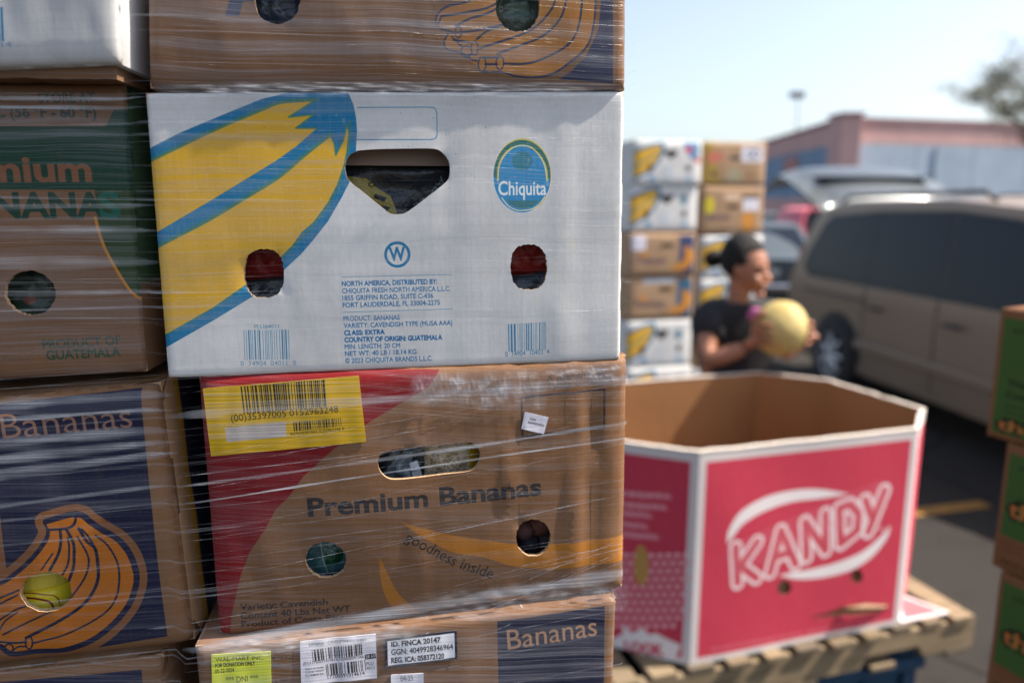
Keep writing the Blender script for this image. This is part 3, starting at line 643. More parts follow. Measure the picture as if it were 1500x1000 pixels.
def navy_side(seed):
    m = M('navy_box_side'); tc = m.n('ShaderNodeTexCoord'); sx = m.n('ShaderNodeSeparateXYZ'); m.l(tc.outputs['UV'], sx.inputs[0])
    c = m.mix(m.ramp(m.noise(m.coords('Object'), 40, 4), [(0.3, 0.0), (0.7, 1.0)]), (0.36, 0.20, 0.10, 1), (0.43, 0.25, 0.13, 1))
    c = m.mix(m.ramp(sx.outputs[1], [(0.07, 0.0), (0.075, 1.0)]), c, (0.5, 0.27, 0.03, 1)); c = m.mix(m.ramp(sx.outputs[1], [(0.10, 0.0), (0.105, 1.0)]), c, (0.016, 0.022, 0.065, 1))
    return m.done(m.pr(c, 0.75))
navy_box = carton('navy-panelled box printed with an orange banana bunch, yellow jar behind its hole', PN, qn, 0.42,
    holes=[oval(71, 863, 37, 29.5, jag=0.03, seed=14, rot=-0.05)], draw=draw_navy, base=(0.225, 0.112, 0.050, 1), basepx=KR2, film=0.28, tilt=-3.5, seed=27, amp=0.005,
    group='banana boxes in the left front stack', side_draw=navy_side, rnd=0.012)
PC = PL.off(0.0)
def draw_bl(cv):
    cv.poly([(-400, 1030), (208, 979), (235, 1300), (-400, 1400)], (34, 38, 64))
c0, c1 = PC.uv(-340, 1016), PC.uv(236, 962)
bl_box = carton('lowest box of the left stack, only its navy top strip showing', PC, [c0, c1, c1 - Vector((0, 0.24)), c0 - Vector((0, 0.24))], 0.40, draw=draw_bl, base=(0.225, 0.112, 0.050, 1), basepx=KR2, film=0.4, tilt=-4, seed=31,
    group='banana boxes in the left front stack')

# ---------------------------------------------------------------- pasted labels: thin paper parts of their boxes
def sticker(name, label, parent, pl, quad, base, draw, k=0.0012, disp=None, curl=0.0):
    q = [pl.uv(*p) for p in quad]; cv = Canvas(pl, *ext(pl, q, 0.0), res=4600, base=base); cv.a[:] = 1; draw(cv)
    m = M(name + '_paper'); tc = m.n('ShaderNodeTexCoord'); ti = m.n('ShaderNodeTexImage', image=cv.image(name), interpolation='Cubic', extension='EXTEND'); m.l(tc.outputs['UV'], ti.inputs[0])
    nf = m.noise(m.coords(scale=(6, 6, 500)), 1.0, 3); fc = m.math('MULTIPLY', m.ramp(nf, [(0.5, 0.0), (0.75, 1.0)]), 0.28)
    c = m.mix(fc, ti.outputs['Color'], (0.6, 0.6, 0.62, 1)); mat = m.done(m.pr(c, 0.45, 0, 0.5, m.bump(nf, 0.3, 0.001)))
    TL, TR, BR, BL = q; n1, n2 = 34, 10; vs = []; uv = []; fs = []; n = (n1 + 1) * (n2 + 1)
    for lay in (0,):
        for j in range(n2 + 1):
            for i in range(n1 + 1):
                s, t = i / n1, j / n2; p = (BL * (1 - s) + BR * s) * (1 - t) + (TL * (1 - s) + TR * s) * t
                d = (disp(p) if disp else 0) + k + curl * max(0, s - 0.85) * max(0, 0.3 - t) - 0.0003 * lay
                vs.append(pl.p(p.x, p.y, d)); uv.append(((p.x - cv.u0) / (cv.u1 - cv.u0), (p.y - cv.v0) / (cv.v1 - cv.v0)))
    for j in range(n2):
        for i in range(n1):
            a = j * (n1 + 1) + i; f = (a, a + 1, a + n1 + 2, a + n1 + 1); fs += [f]
    ring = [i for i in range(n1 + 1)] + [(j * (n1 + 1) + n1) for j in range(1, n2 + 1)] + [n2 * (n1 + 1) + i for i in range(n1 - 1, -1, -1)] + [j * (n1 + 1) for j in range(n2 - 1, 0, -1)]
    rb = len(vs)
    for i in ring: vs += [vs[i].copy(), vs[i] - pl.n * 0.0005]; uv += [uv[i], uv[i]]
    for q_ in range(len(ring)): r2 = (q_ + 1) % len(ring); fs.append((rb + 2 * r2, rb + 2 * q_, rb + 2 * q_ + 1, rb + 2 * r2 + 1))
    o = mesh_obj(name, vs, fs, mat, parent, True, uv); o['label'] = label
    o.matrix_parent_inverse = Matrix.Translation(-parent.location); return o
def facedisp(pl, quad, fn):
    TL, TR, BR, BL = quad
    def f(p):
        s = (p.x - BL.x) / (BR.x - BL.x); t = (p.y - BL.y - (BR.y - BL.y) * s) / max(1e-6, (TL.y - BL.y) * (1 - s) + (TR.y - BR.y) * s); return fn(min(1, max(0, s)), min(1, max(0, t)))
    return f
dr = facedisp(PM, q2, bulge(0.008, 9, [(0.475, 0.006, 0.0015), (0.70, 0.007, 0.0024), (0.735, 0.008, -0.0022), (0.87, 0.010, 0.0034), (0.905, 0.010, -0.0026), (0.965, 0.008, 0.0028)]))
def dy(cv):
    K = (30, 27, 22)
    cv.bars([(353, 565), (476, 554), (479, 592), (358, 604.5)], K, 11, 120); cv.text('(00)35397005 0152963248', (340, 616), (496.5, 600.5), 9.6, (52, 46, 30), 0.0)
    cv.poly([(330.5, 625), (419.6, 615.5), (421, 637), (333, 646)], (178, 168, 160)); cv.bars([(430.6, 616), (500, 608.6), (501, 620), (431.7, 629)], K, 12, 90)
    cv.text('B(00)35397005 0152963248 B', (427, 635), (505.4, 626), 4.2, (60, 52, 34), 0.0)
sticker('pallet_label', 'yellow label with a wide black barcode', red_box, PM.off(0.001), [(297.5, 568.6), (526, 548.5), (537, 643), (310, 667)], (196, 156, 14), dy, 0.0009, dr)
def dw(cv):
    cv.text('GGN', (774, 612), (783, 614), 3.4, (60, 60, 66), 0.02); cv.text('4049928346964', (771, 617), (795, 622), 3.2, (60, 60, 66), 0.02)
sticker('paper_label', 'small tilted white label', red_box, PM.off(0.001), [(767.5, 600.7), (802, 609), (795, 632.7), (762, 625)], (216, 212, 222), dw, 0.0012, dr)
db = facedisp(PB, q3, bulge(0.003, 14, [(0.30, 0.02, -0.001), (0.62, 0.02, 0.001)]))
def d1(cv):
    K = (50, 56, 26)
    cv.text('WAL-MART INC.', (316.4, 967), (387.5, 963), 5.6, K, 0.0); cv.text('FOR DONATION ONLY', (316, 975.6), (374.6, 971.4), 5.8, K, 0.025); cv.text('05-22-2024', (316, 984), (343.7, 981.5), 5.6, K, 0.01); cv.text('*** DNI ***', (331.6, 998), (379.5, 994), 8.6, K, 0.0)
sticker('donation_label', 'yellow-green donation label', bottom_box, PB, [(310, 957), (397, 951.6), (398.6, 1016), (312, 1023)], (206, 214, 70), d1, 0.001, db)
def d2(cv):
    K = (44, 40, 44)
    cv.text('BANANA - CAVENDISH', (453, 944), (510, 938.5), 4.6, (84, 80, 84), 0.0); cv.text('1461', (524.5, 938), (536, 936.6), 4.6, (84, 80, 84), 0.0)
    cv.bars([(457, 949), (532, 939), (533, 956), (459, 965.5)], K, 21, 80); cv.text('(01)17700591014614(10)0000097366', (445, 970.5), (533, 960.5), 4, K, 0.0)
    cv.poly([(534.5, 956), (550, 953.6), (551, 960.5), (535, 963)], (28, 26, 30)); cv.text('28 63', (536, 961.4), (549.5, 959), 4.2, (225, 225, 225), 0.02)
    cv.bars([(477.5, 970.5), (535, 963.5), (536.5, 979.5), (479, 986.5)], K, 22, 56); cv.text('PLU', (537, 971.5), (547.5, 970), 4.6, K, 0.0); cv.text('4011', (537, 978), (548.5, 976.6), 4.6, K, 0.0)
    cv.text('17700591014614', (480.5, 991.5), (534.5, 985), 5.2, K, 0.01)
    for i, t in enumerate(('PRODUCT OF COLOMBIA', '42 LB NET WEIGHT', 'C.I. UNIBAN S.A.')): cv.text(t, (448, 978 + i * 4.6), (475, 975.4 + i * 4.6), 2.6, K, 0.0 if i < 2 else 0.03)
sticker('barcode_label', 'white label with two black barcodes', bottom_box, PB, [(439.7, 937), (550.4, 926), (552.4, 990), (442, 1001)], (224, 220, 228), d2, 0.001, db)
def d3(cv):
    K = (34, 32, 38)
    cv.poly([(567.5, 936.5), (665.5, 923.5), (666.5, 959), (568.5, 972)], (226, 226, 232))
    cv.text('ID. FINCA 20147', (573.3, 944.6), (645.6, 936.8), 7.2, K, 0.035); cv.text('GGN: 4049928346964', (573.3, 956.4), (663.6, 946.8), 7.6, K, 0.015); cv.text('REG. ICA: 058372120', (573.3, 968.4), (650.7, 959.8), 7.2, K, 0.03)
sticker('farm_label', 'white label in a dark frame reading ID. FINCA 20147', bottom_box, PB, [(564, 933), (668.5, 920), (669.5, 961.6), (565.3, 975.5)], (40, 42, 56), d3, 0.001, db)
def d4(cv): cv.text('04-25', (587, 994.2), (605, 992), 7.5, (96, 92, 100), 0.0)
sticker('date_label', 'small white date label', bottom_box, PB, [(572.5, 985.4), (620, 981.8), (621, 1010), (573.5, 1014)], (214, 212, 222), d4, 0.001, db)

# ---------------------------------------------------------------- what shows through the holes
def pouch(name, label, pl, cx, cy, wpx, hpx, depth, col, draw=None, tilt=0.0, rough=0.35, cat='food packet', puff=0.22, seed=0, wr=0.12):
    """a crumpled, pillow-shaped packet standing `depth` behind the face"""
    b = pl.off(-depth); c = b.uv(cx, cy); e = b.uv(cx + wpx / 2, cy); f_ = b.uv(cx, cy - hpx / 2); hw = (e - c).length; hh_ = (f_ - c).length
    cv = Canvas(b, c.x - hw, c.y - hh_, c.x + hw, c.y + hh_, res=3000, base=col); cv.a[:] = 1
    if draw: draw(cv)
    m = M(name + '_skin'); tc = m.n('ShaderNodeTexCoord'); ti = m.n('ShaderNodeTexImage', image=cv.image(name), extension='EXTEND'); m.l(tc.outputs['UV'], ti.inputs[0])
    nm = m.bump(m.noise(m.coords('Object'), 55, 4), 0.6, 0.006); mat = m.done(m.pr(ti.outputs['Color'], rough, 0, 0.5, nm))
    n1, n2 = 22, 18; vs = []; uv = []; fs = []
    for side in (1, -1):
        for j in range(n2 + 1):
            for i in range(n1 + 1):
                s, t = i / n1 * 2 - 1, j / n2 * 2 - 1; k = (max(0, (1 - s * s)) * max(0, (1 - t * t))) ** 0.42 * puff * min(hw, hh_) * 2
                k += wr * 0.05 * noise.noise(Vector((s * 3 + seed, t * 3, side))) * (1 - s * s) * (1 - t * t)
                x = s * hw * (1 - 0.06 * (1 - s * s)); y = t * hh_; ca, sa = math.cos(tilt), math.sin(tilt)
                vs.append(b.p(c.x + x * ca - y * sa, c.y + x * sa + y * ca, side * k)); uv.append(((s + 1) / 2, (t + 1) / 2))
    n = (n1 + 1) * (n2 + 1)
    for j in range(n2):
        for i in range(n1):
            a = j * (n1 + 1) + i; f = (a, a + 1, a + n1 + 2, a + n1 + 1); fs += [f, tuple(n + x for x in reversed(f))]
    o = mesh_obj(name, vs, fs, mat, None, True, uv); ce = b.p(c.x, c.y - hh_, 0)
    o.data.transform(Matrix.Translation(-ce)); o.location = ce
    return tag(o, label, cat)
def dbag(cv):
    Y = (196, 172, 66); W_ = (150, 165, 170)
    cv.poly([(500, 258), (535, 262), (552, 276), (572, 288), (582, 312), (560, 320), (520, 300)], Y, .85); cv.ell(543, 271, 5.5, 3.4, (30, 34, 36)); cv.ell(543, 271, 3.2, 1.8, Y)
    cv.poly([(548, 284), (566, 290), (562, 296), (546, 290)], (30, 34, 36)); cv.poly([(556, 300), (572, 304), (566, 310)], (30, 34, 36))
    cv.text('ADA', (648, 258), (622, 300), 11, W_, 0.0); cv.text('LE', (622, 290), (606, 300), 9, W_, 0.0)
pouch('snack_bag', 'black snack bag with yellow print behind the three-cornered hole', PM, 585, 290, 330, 150, 0.050, (52, 57, 63), dbag, 0.0, 0.25, seed=1, puff=0.16, wr=0.3)
fl = MB(); bq = PM.off(-0.022); a_, b_ = bq.uv(440, 180), bq.uv(740, 244); fl.add([bq.p(a_.x, a_.y), bq.p(b_.x, a_.y), bq.p(b_.x, b_.y), bq.p(a_.x, b_.y)] + [bq.p(a_.x, a_.y, -.004), bq.p(b_.x, a_.y, -.004), bq.p(b_.x, b_.y, -.004), bq.p(a_.x, b_.y, -.004)], [(0, 3, 2, 1), (4, 5, 6, 7), (3, 7, 6, 2), (0, 1, 5, 4), (0, 4, 7, 3), (1, 2, 6, 5)])
o = fl.build('inner_flap', plain('flap_board', (0.27, 0.205, 0.17, 1), 0.9, scale=30), white_box); o.matrix_parent_inverse = Matrix.Translation(-white_box.location)
pouch('food_packet', 'dark red packet behind the left round hole of the white box', PM, 392, 372, 110, 80, 0.040, (160, 40, 36), None, 0.05, 0.5, seed=2)
pouch('food_packet', 'dark red packet behind the right round hole of the white box', PM, 776, 366, 100, 76, 0.036, (160, 44, 38), None, -0.04, 0.5, seed=3)
pouch('food_packet', 'black pouch low behind the left round hole of the white box', PM, 380, 440, 100, 62, 0.030, (50, 53, 58), None, 0.1, 0.3, seed=4)
pouch('food_packet', 'black and grey pouch low behind the right round hole of the white box', PM, 780, 430, 110, 60, 0.030, (66, 74, 82), None, 0.15, 0.3, seed=5)
def dcl(cv):
    cv.poly([(556, 690), (575, 670), (592, 655), (606, 655), (600, 700), (560, 705)], (128, 140, 150), .7)
    cv.poly([(600, 672), (612, 668), (620, 692), (607, 697)], (215, 218, 226)); cv.text('PRICE', (603, 686), (614, 682), 3, (40, 40, 60)); cv.ell(580, 700, 6, 4, (200, 40, 30))
pouch('clear_bag', 'clear bag with a small white tag in the left of the long hand hole', PM, 590, 680, 90, 90, 0.030, (44, 48, 54), dcl, 0.0, 0.2, cat='bag', seed=6)
def doat(cv):
    rr = random.Random(4)
    for i in range(420):
        x, y = rr.uniform(618, 690), rr.uniform(640, 700); cv.ell(x, y, rr.uniform(1, 2.8), rr.uniform(.6, 1.8), rr.choice([(176, 154, 124), (150, 126, 96), (196, 180, 152), (120, 98, 74)]), 7)
    cv.poly([(684, 640), (705, 640), (705, 700), (690, 700)], (196, 150, 40))
pouch('grain_bag', 'bag of beige flakes in the right of the long hand hole', PM, 664, 670, 92, 92, 0.026, (200, 178, 146), doat, 0.0, 0.3, cat='bag', seed=7)
def dgr(cv):
    cv.poly([(440, 835), (520, 825), (520, 860), (440, 860)], (40, 62, 110)); cv.stroke([(470, 780), (476, 810), (482, 828)], 1.6, (150, 165, 150)); cv.text('NO', (484, 802), (500, 792), 12, (110, 128, 100)); cv.poly([(478, 800), (506, 795), (504, 812), (480, 818)], (20, 66, 44))
pouch('food_packet', 'green and blue packet behind the left round hole of the red-ended box', PM, 478, 816, 100, 96, 0.026, (60, 96, 100), dgr, 0.0, 0.25, seed=8)
pt = MB(); 
for i, (x, y, r_) in enumerate(((768, 776, 15), (790, 768, 17), (776, 796, 16), (798, 792, 16))):
    b = PM.off(-0.038 - 0.004 * i); c = b.uv(x, y); rr = (b.uv(x + r_, y) - c).length; p = b.p(c.x, c.y); q = MB(); q.ell((0, 0, 0), (rr, rr * .85, rr * .95), 18, 12, lambda d: 1 + 0.06 * noise.noise(d * 2 + Vector((i, 0, 0))))
    o = q.build('potato', plain('potato_skin', [(0.22, 0.10, 0.09, 1), (0.30, 0.11, 0.07, 1), (0.10, 0.09, 0.11, 1), (0.16, 0.12, 0.12, 1)][i], 0.6, bump=0.3, scale=30), None, True); o.location = p
    tag(o, ['small mauve potato at the upper left of the right round hole', 'reddish potato at the top of the right round hole', 'dark potato at the bottom of the right round hole', 'grey potato at the lower right of the right round hole'][i], 'potato', 'potatoes inside the red-ended box')
def dt1(cv): cv.stroke([(385, 20), (400, 5), (420, 25)], 2, (130, 140, 150)); cv.poly([(395, 10), (410, 8), (408, 30), (396, 30)], (84, 92, 104))
pouch('food_packet', 'dark blue packet behind the left hole of the topmost box', PM, 407, 2, 110, 96, 0.030, (70, 82, 102), dt1, 0.0, 0.25, seed=10)
def dt2(cv): cv.text('IN', (733, 22), (733, 2), 6, (170, 180, 170)); cv.poly([(738, 10), (770, 8), (775, 28), (745, 30)], (104, 132, 122))
pouch('food_packet', 'grey-green packet behind the right hole of the topmost box', PM, 758, 10, 110, 100, 0.028, (92, 106, 98), dt2, 0.0, 0.25, seed=11)
def dgn(cv): cv.ell(55, 437, 9, 6, (150, 96, 84)); cv.ell(30, 445, 12, 9, (66, 92, 66)); cv.ell(48, 455, 12, 6, (84, 104, 84))
pouch('produce_bag', 'bag of green and pink produce behind the round hole of the green box', PL, 42, 434, 110, 96, 0.034, (74, 88, 80), dgn, 0.0, 0.3, cat='bag', seed=12)
# the yellow jar in the navy box
bj = PN.off(-0.046); cj = bj.uv(72, 862); rj = 0.034; jar = empty('jar', bj.p(cj.x, cj.y - 0.045), 0, 'yellow jar with a darker lid seen through the navy box hole', 'jar')
jm = MB(); prof = [(0.0, 0), (rj * .93, 0), (rj, .006), (rj, .055), (rj * .93, .06), (0, .06)]; nn = 40
vs = []; uvj = []
for r_, z in prof:
    for i in range(nn): t = 2 * math.pi * i / nn; vs.append((r_ * math.sin(t), -r_ * math.cos(t), z)); uvj.append((((i / nn) + 0.5) % 1.0, z / .06))
fsj = [(j * nn + i, j * nn + (i + 1) % nn, (j + 1) * nn + (i + 1) % nn, (j + 1) * nn + i) for j in range(len(prof) - 1) for i in range(nn)]
flat = Plane((0, 0), 0); cvj = Canvas(PN, 0, 0, 0.2136, 0.06, res=3600, base=(252, 226, 50)); cvj.a[:] = 1
class _P:                       # jar label canvas works in its own metres
    def uv(s, x, y): return Vector((x, y))
cvj.pl = _P()
RJ = (140, 30, 26)
cvj.stroke([(0.085, 0.0210), (0.086, 0.0450), (0.096, 0.0530), (0.107, 0.0550), (0.118, 0.0530), (0.128, 0.0450), (0.129, 0.0210)], 0.0018, RJ); cvj.stroke([(0.080, 0.0190), (0.081, 0.0490), (0.094, 0.0570), (0.107, 0.0590), (0.120, 0.0570), (0.133, 0.0490), (0.134, 0.0190)], 0.0008, RJ)
vv, EE = glyphs('SO', 0.03); x = vv[:, 0] - vv[:, 0].min(); x = x / x.max() * 0.022; y = vv[:, 1] / CAPH * 0.012
cvj.edges(np.column_stack([(0.113 - y), (0.021 + x)]) * 3600, EE, RJ)
mj = M('jar_label'); tj = mj.n('ShaderNodeTexImage', image=cvj.image('jar_label'), extension='REPEAT'); mj.l(mj.n('ShaderNodeTexCoord').outputs['UV'], tj.inputs[0]); mjm = mj.done(mj.pr(tj.outputs[0], 0.3))
oj = mesh_obj('body', vs, fsj, mjm, jar, True, uvj)
lid = MB().tube([(0, 0, .0605), (0, 0, .078)], rj * 0.98, 32).build('lid', plain('jar_lid', (0.85, 0.66, 0.08, 1), 0.35), jar, bevel=0.0015)

# ---------------------------------------------------------------- stretch film: gathered strands that bridge the boxes, holes and the gap between the stacks
fm = M('stretch_film'); fv = fm.coords(scale=(8, 8, 900)); fn_ = fm.noise(fv, 1.0, 3); at = fm.n('ShaderNodeAttribute'); at.attribute_name = 'UVMap'
p_ = fm.pr((0.80, 0.82, 0.86, 1), 0.22, 0, 0.9, fm.bump(fn_, 0.5, 0.001)); tr = fm.n('ShaderNodeBsdfTransparent'); mx = fm.n('ShaderNodeMixShader')
sx = fm.n('ShaderNodeSeparateXYZ'); fm.l(fm.n('ShaderNodeTexCoord').outputs['UV'], sx.inputs[0])
edge = fm.math('MULTIPLY', fm.math('MULTIPLY', sx.outputs[1], fm.math('SUBTRACT', 1.0, sx.outputs[1])), 4.0)
al = fm.math('MULTIPLY', fm.math('MULTIPLY', edge, sx.outputs[0]), fm.ramp(fn_, [(0.35, 0.35), (0.65, 1.0)]))
fm.l(al, mx.inputs[0]); fm.l(tr.outputs[0], mx.inputs[1]); fm.l(p_.outputs[0], mx.inputs[2]); FILM = fm.done(mx)
rowsM = [(PM.uv(560, 130).y, 0.010), (PM.uv(560, 540).y, 0.0085), (PM.uv(560, 905).y, 0.012), (PM.uv(560, 925).y, 0.0185), (0.2, 0.0185)]
def offM(z):
    if z > rowsM[0][0]: return 0.010
    for (a, ka), (b, kb) in zip(rowsM, rowsM[1:]):
        if z > b: return ka + (kb - ka) * (a - z) / (a - b)
    return 0.0185
uL = PM.uv(232, 400).x; uR = PM.uv(917, 400).x; uL2 = PL.uv(-300, 400).x; uR2 = PL.uv(215, 400).x
def wrap_paths(parts):
    rnd = random.Random(11); vs = []; fs = []; uv = []
    def strand(x0, x1, z0, slope, wd, alpha, side=False):
        path = []; n = 26; ph = rnd.uniform(0, 9)
        for i in range(n + 1):
            s = x0 + (x1 - x0) * i / n; z = z0 + slope * (s - x0) + 0.0012 * math.sin(s * 9 + ph)
            if s < uR2 - 0.0:                                     # along the left stack (s measured on PM's axis)
                pass
            path.append((s, z))
        out = []
        for s, z in path:
            if s < LS1:  p = PL.p(uR2 + (s - LS1), z, 0.0105)
            elif s < uL: k = (s - LS1) / (uL - LS1); p = PL.p(uR2, z, 0.0105).lerp(PM.p(uL, z, offM(z)), k)
            else: p = PM.p(s, z, offM(z) + 0.0004 * math.sin(s * 40 + ph))
            out.append(p)
        if side and x1 >= uR - 0.001:                              # round the right-hand corner and back along the side
            zc = path[-1][1]; k0 = offM(zc); e = PM.p(uR, zc, k0)
            for a in (0.3, 0.65, 1.0): out.append(PM.p(uR + 0.003 * math.sin(a * 1.57), zc, k0 - 0.006 * (1 - math.cos(a * 1.57))))
            for b in (0.1, 0.3, 0.5): out.append(PM.p(uR + 0.003, zc, k0 - 0.006 - b))
        b0 = len(vs); m = len(out)
        for i, p in enumerate(out):
            tp = min(1, i / 3, (m - 1 - i) / 3 + (1 if side else 0)); h = wd * (0.25 + 0.75 * tp) / 2 * (0.75 + 0.5 * noise.noise(Vector((i * 0.35, ph, 0))))
            a_ = alpha * (0.55 + 0.9 * abs(noise.noise(Vector((i * 0.22, ph * 3, 1)))) * 1.6) * min(1, tp + 0.15)
            vs.extend([p - Vector((0, 0, h)), p + Vector((0, 0, h))]); uv.extend([(min(1, a_), 0.0), (min(1, a_), 1.0)])
        # a middle line would soften the strip; three rows keep the edges faint
        for i in range(m - 1): fs.append((b0 + 2 * i, b0 + 2 * i + 2, b0 + 2 * i + 3, b0 + 2 * i + 1))
    LS1 = uL - 0.030
    parts(strand, LS1, rnd)
    return vs, fs, uv
def film_obj(label, parts):
    vs, fs, uv = wrap_paths(parts); o = mesh_obj('stretch_wrap', vs, fs, FILM, None, True, uv); return tag(o, label, 'plastic wrap')
zt, zb = PM.uv(560, -20).y, PM.uv(560, 1020).y
def right_parts(S, LS1, rnd):
    z1, z2, z3 = PM.uv(560, 132).y, PM.uv(560, 545).y, PM.uv(560, 905).y
    for i in range(90):                                           # full-width strands, flatter at the top
        z = rnd.uniform(zb, zt); sl = 0.0 if z > z1 else (0.02 if z > z2 else 0.085); a = rnd.uniform(uL - 0.02, uR - 0.15) if rnd.random() < 0.6 else uL
        b = uR if rnd.random() < 0.55 else rnd.uniform(a + 0.08, uR); S(a, b, z - (sl * (a - uL) * 0 + sl * 0.15), sl + rnd.uniform(-.012, .012), rnd.choice([.0003, .0004, .0007, .0012]), rnd.uniform(.08, .34) * (.55 if z2 < z < z1 else 1), b == uR)
    for i in range(30):                                           # rising strands on the red-ended box and below
        z = rnd.uniform(zb - 0.02, z2); a = rnd.uniform(uL, uR - 0.14); b = rnd.uniform(a + 0.06, uR) if rnd.random() < 0.5 else uR; S(a, b, z, rnd.uniform(.07, .17), rnd.choice([.0003, .0004, .0008]), rnd.uniform(.15, .6), b == uR)
    for i in range(10): S(uR - rnd.uniform(.08, .22), uR, z3 + rnd.uniform(-.03, .05), rnd.uniform(.15, .42), .0006, rnd.uniform(.4, .8), True)
    for zz, h, al_ in ((z3 + 0.012, 0.016, .55), (z2 - 0.012, 0.012, .35), (z2 - 0.075, 0.005, .4), (z2 - 0.09, 0.003, .6)): S(uL - .01, uR, zz - 0.02, 0.10 if zz < z2 - .05 else .05, h, al_, True)
wrap_r = film_obj('clear stretch film wound round the right front stack of boxes', right_parts)
def left_parts(S, LS1, rnd):
    z1, z2 = PM.uv(200, 105).y, PM.uv(200, 560).y; lo = LS1 - 0.33
    for i in range(120):
        z = rnd.uniform(zb - .02, zt + .02); top = z > z2; a = rnd.uniform(lo, LS1 - .02) if rnd.random() < .5 else lo; b = rnd.uniform(uL + .02, uL + .16) if rnd.random() < .8 else rnd.uniform(a + .05, LS1)
        S(a, b, z, (0.0 if top else .06) + rnd.uniform(-.015, .015), rnd.choice([.0004, .0006, .001, .0030]), rnd.uniform(.06, .26))
    for y, h, al_, sl in ((300, .010, .25, 0), (346, .014, .3, 0), (262, .006, .3, 0), (578, .012, .4, .05), (600, .006, .45, .05), (632, .012, .35, .05), (668, .010, .4, .09), (690, .006, .5, .10), (705, .012, .35, .12), (735, .006, .35, .09), (395, .008, .2, 0), (120, .004, .5, 0), (104, .006, .5, 0)):
        z = PM.uv(100, y).y; S(lo, uL + .006, z - .02, sl, h, al_)
fold = []
for (x0, y0, x1, y1, sd) in ((598, 536, 700, 592, 1), (690, 534, 800, 598, 2), (790, 526, 916, 560, 3), (846, 846, 916, 884, 4), (600, 858, 900, 900, 5), (300, 926, 640, 952, 6), (230, 122, 916, 146, 7)):
    n1, n2 = 60, 14; vs = []; fs = []; uv = []
    for j in range(n2 + 1):
        for i in range(n1 + 1):
            s, t = i / n1, j / n2; x = x0 + (x1 - x0) * s; y = y0 + (y1 - y0) * t - (30 * s if sd in (5, 6) else 0); c = PM.uv(x, y)
            w_ = noise.noise(Vector((s * (x1 - x0) * .05 + sd, t * 5 + s * 3, sd * 2.0))); k = offM(c.y) + .0012 + .0016 * w_ + .0008 * noise.noise(Vector((s * 30, t * 16, sd)))
            a_ = (.62 if sd in (4, 5, 6) else 1.0) * max(0.0, min(.55, .34 * (4 * t * (1 - t)) * min(1, 6 * s, 6 * (1 - s)) * (.55 + 2.2 * abs(noise.noise(Vector((s * (x1 - x0) * .035, t * 3.5 + s * 2, sd + 9.0)))))))
            vs.append(PM.p(c.x, c.y, k)); uv.append((a_, 0.5))
    mesh_obj('film_fold', vs, [(j * (n1 + 1) + i, j * (n1 + 1) + i + 1, (j + 1) * (n1 + 1) + i + 1, (j + 1) * (n1 + 1) + i) for j in range(n2) for i in range(n1)], FILM, wrap_r, True, uv)
film_obj('clear stretch film wound round the left front stack of boxes', left_parts)
# ================================================================ the red melon bin on its pallet
DB = 0.65
A_ = C0 + ray(1025, 662) * ((-DB) / ray(1025, 662).z); A_ = Vector((A_.x, A_.y, 0)); YB = math.atan2(.32, 1.07)
e1 = Vector((math.cos(YB), math.sin(YB), 0)); e2 = Vector((-math.sin(YB), math.cos(YB), 0)); RIM = CAMZ - DB; FLOORZ = 0.520
octo = [(0, 0), (.73, 0), (.925, .17), (.905, .60), (.73, .79), (.0, .79), (-.2, .62), (-.2, .17)]
def O(i): q = octo[i % 8]; return A_ + e1 * q[0] + e2 * q[1]
bin_ = empty('melon_bin', (0, 0, 0), 0, 'large open eight-sided red and white cardboard melon bin on a wooden pallet', 'cardboard bin')
RED_, WH_ = (198, 58, 80), (214, 207, 205)
def wall_plane(i):
    a, b = O(i), O(i + 1); d = b - a; return Plane(a, math.atan2(d.y, d.x)), d.length
def frame(cv, Ln, top=0.030, side=0.022, bot=0.018):
    z0, z1 = FLOORZ, RIM
    R_ = lambda u, v: ((u - cv.u0) * cv.res, (v - cv.v0) * cv.res)
    cv.poly([[R_(side, z0 + bot), R_(Ln - side, z0 + bot), R_(Ln - side, z1 - top), R_(side, z1 - top)]], RED_, raw=True)
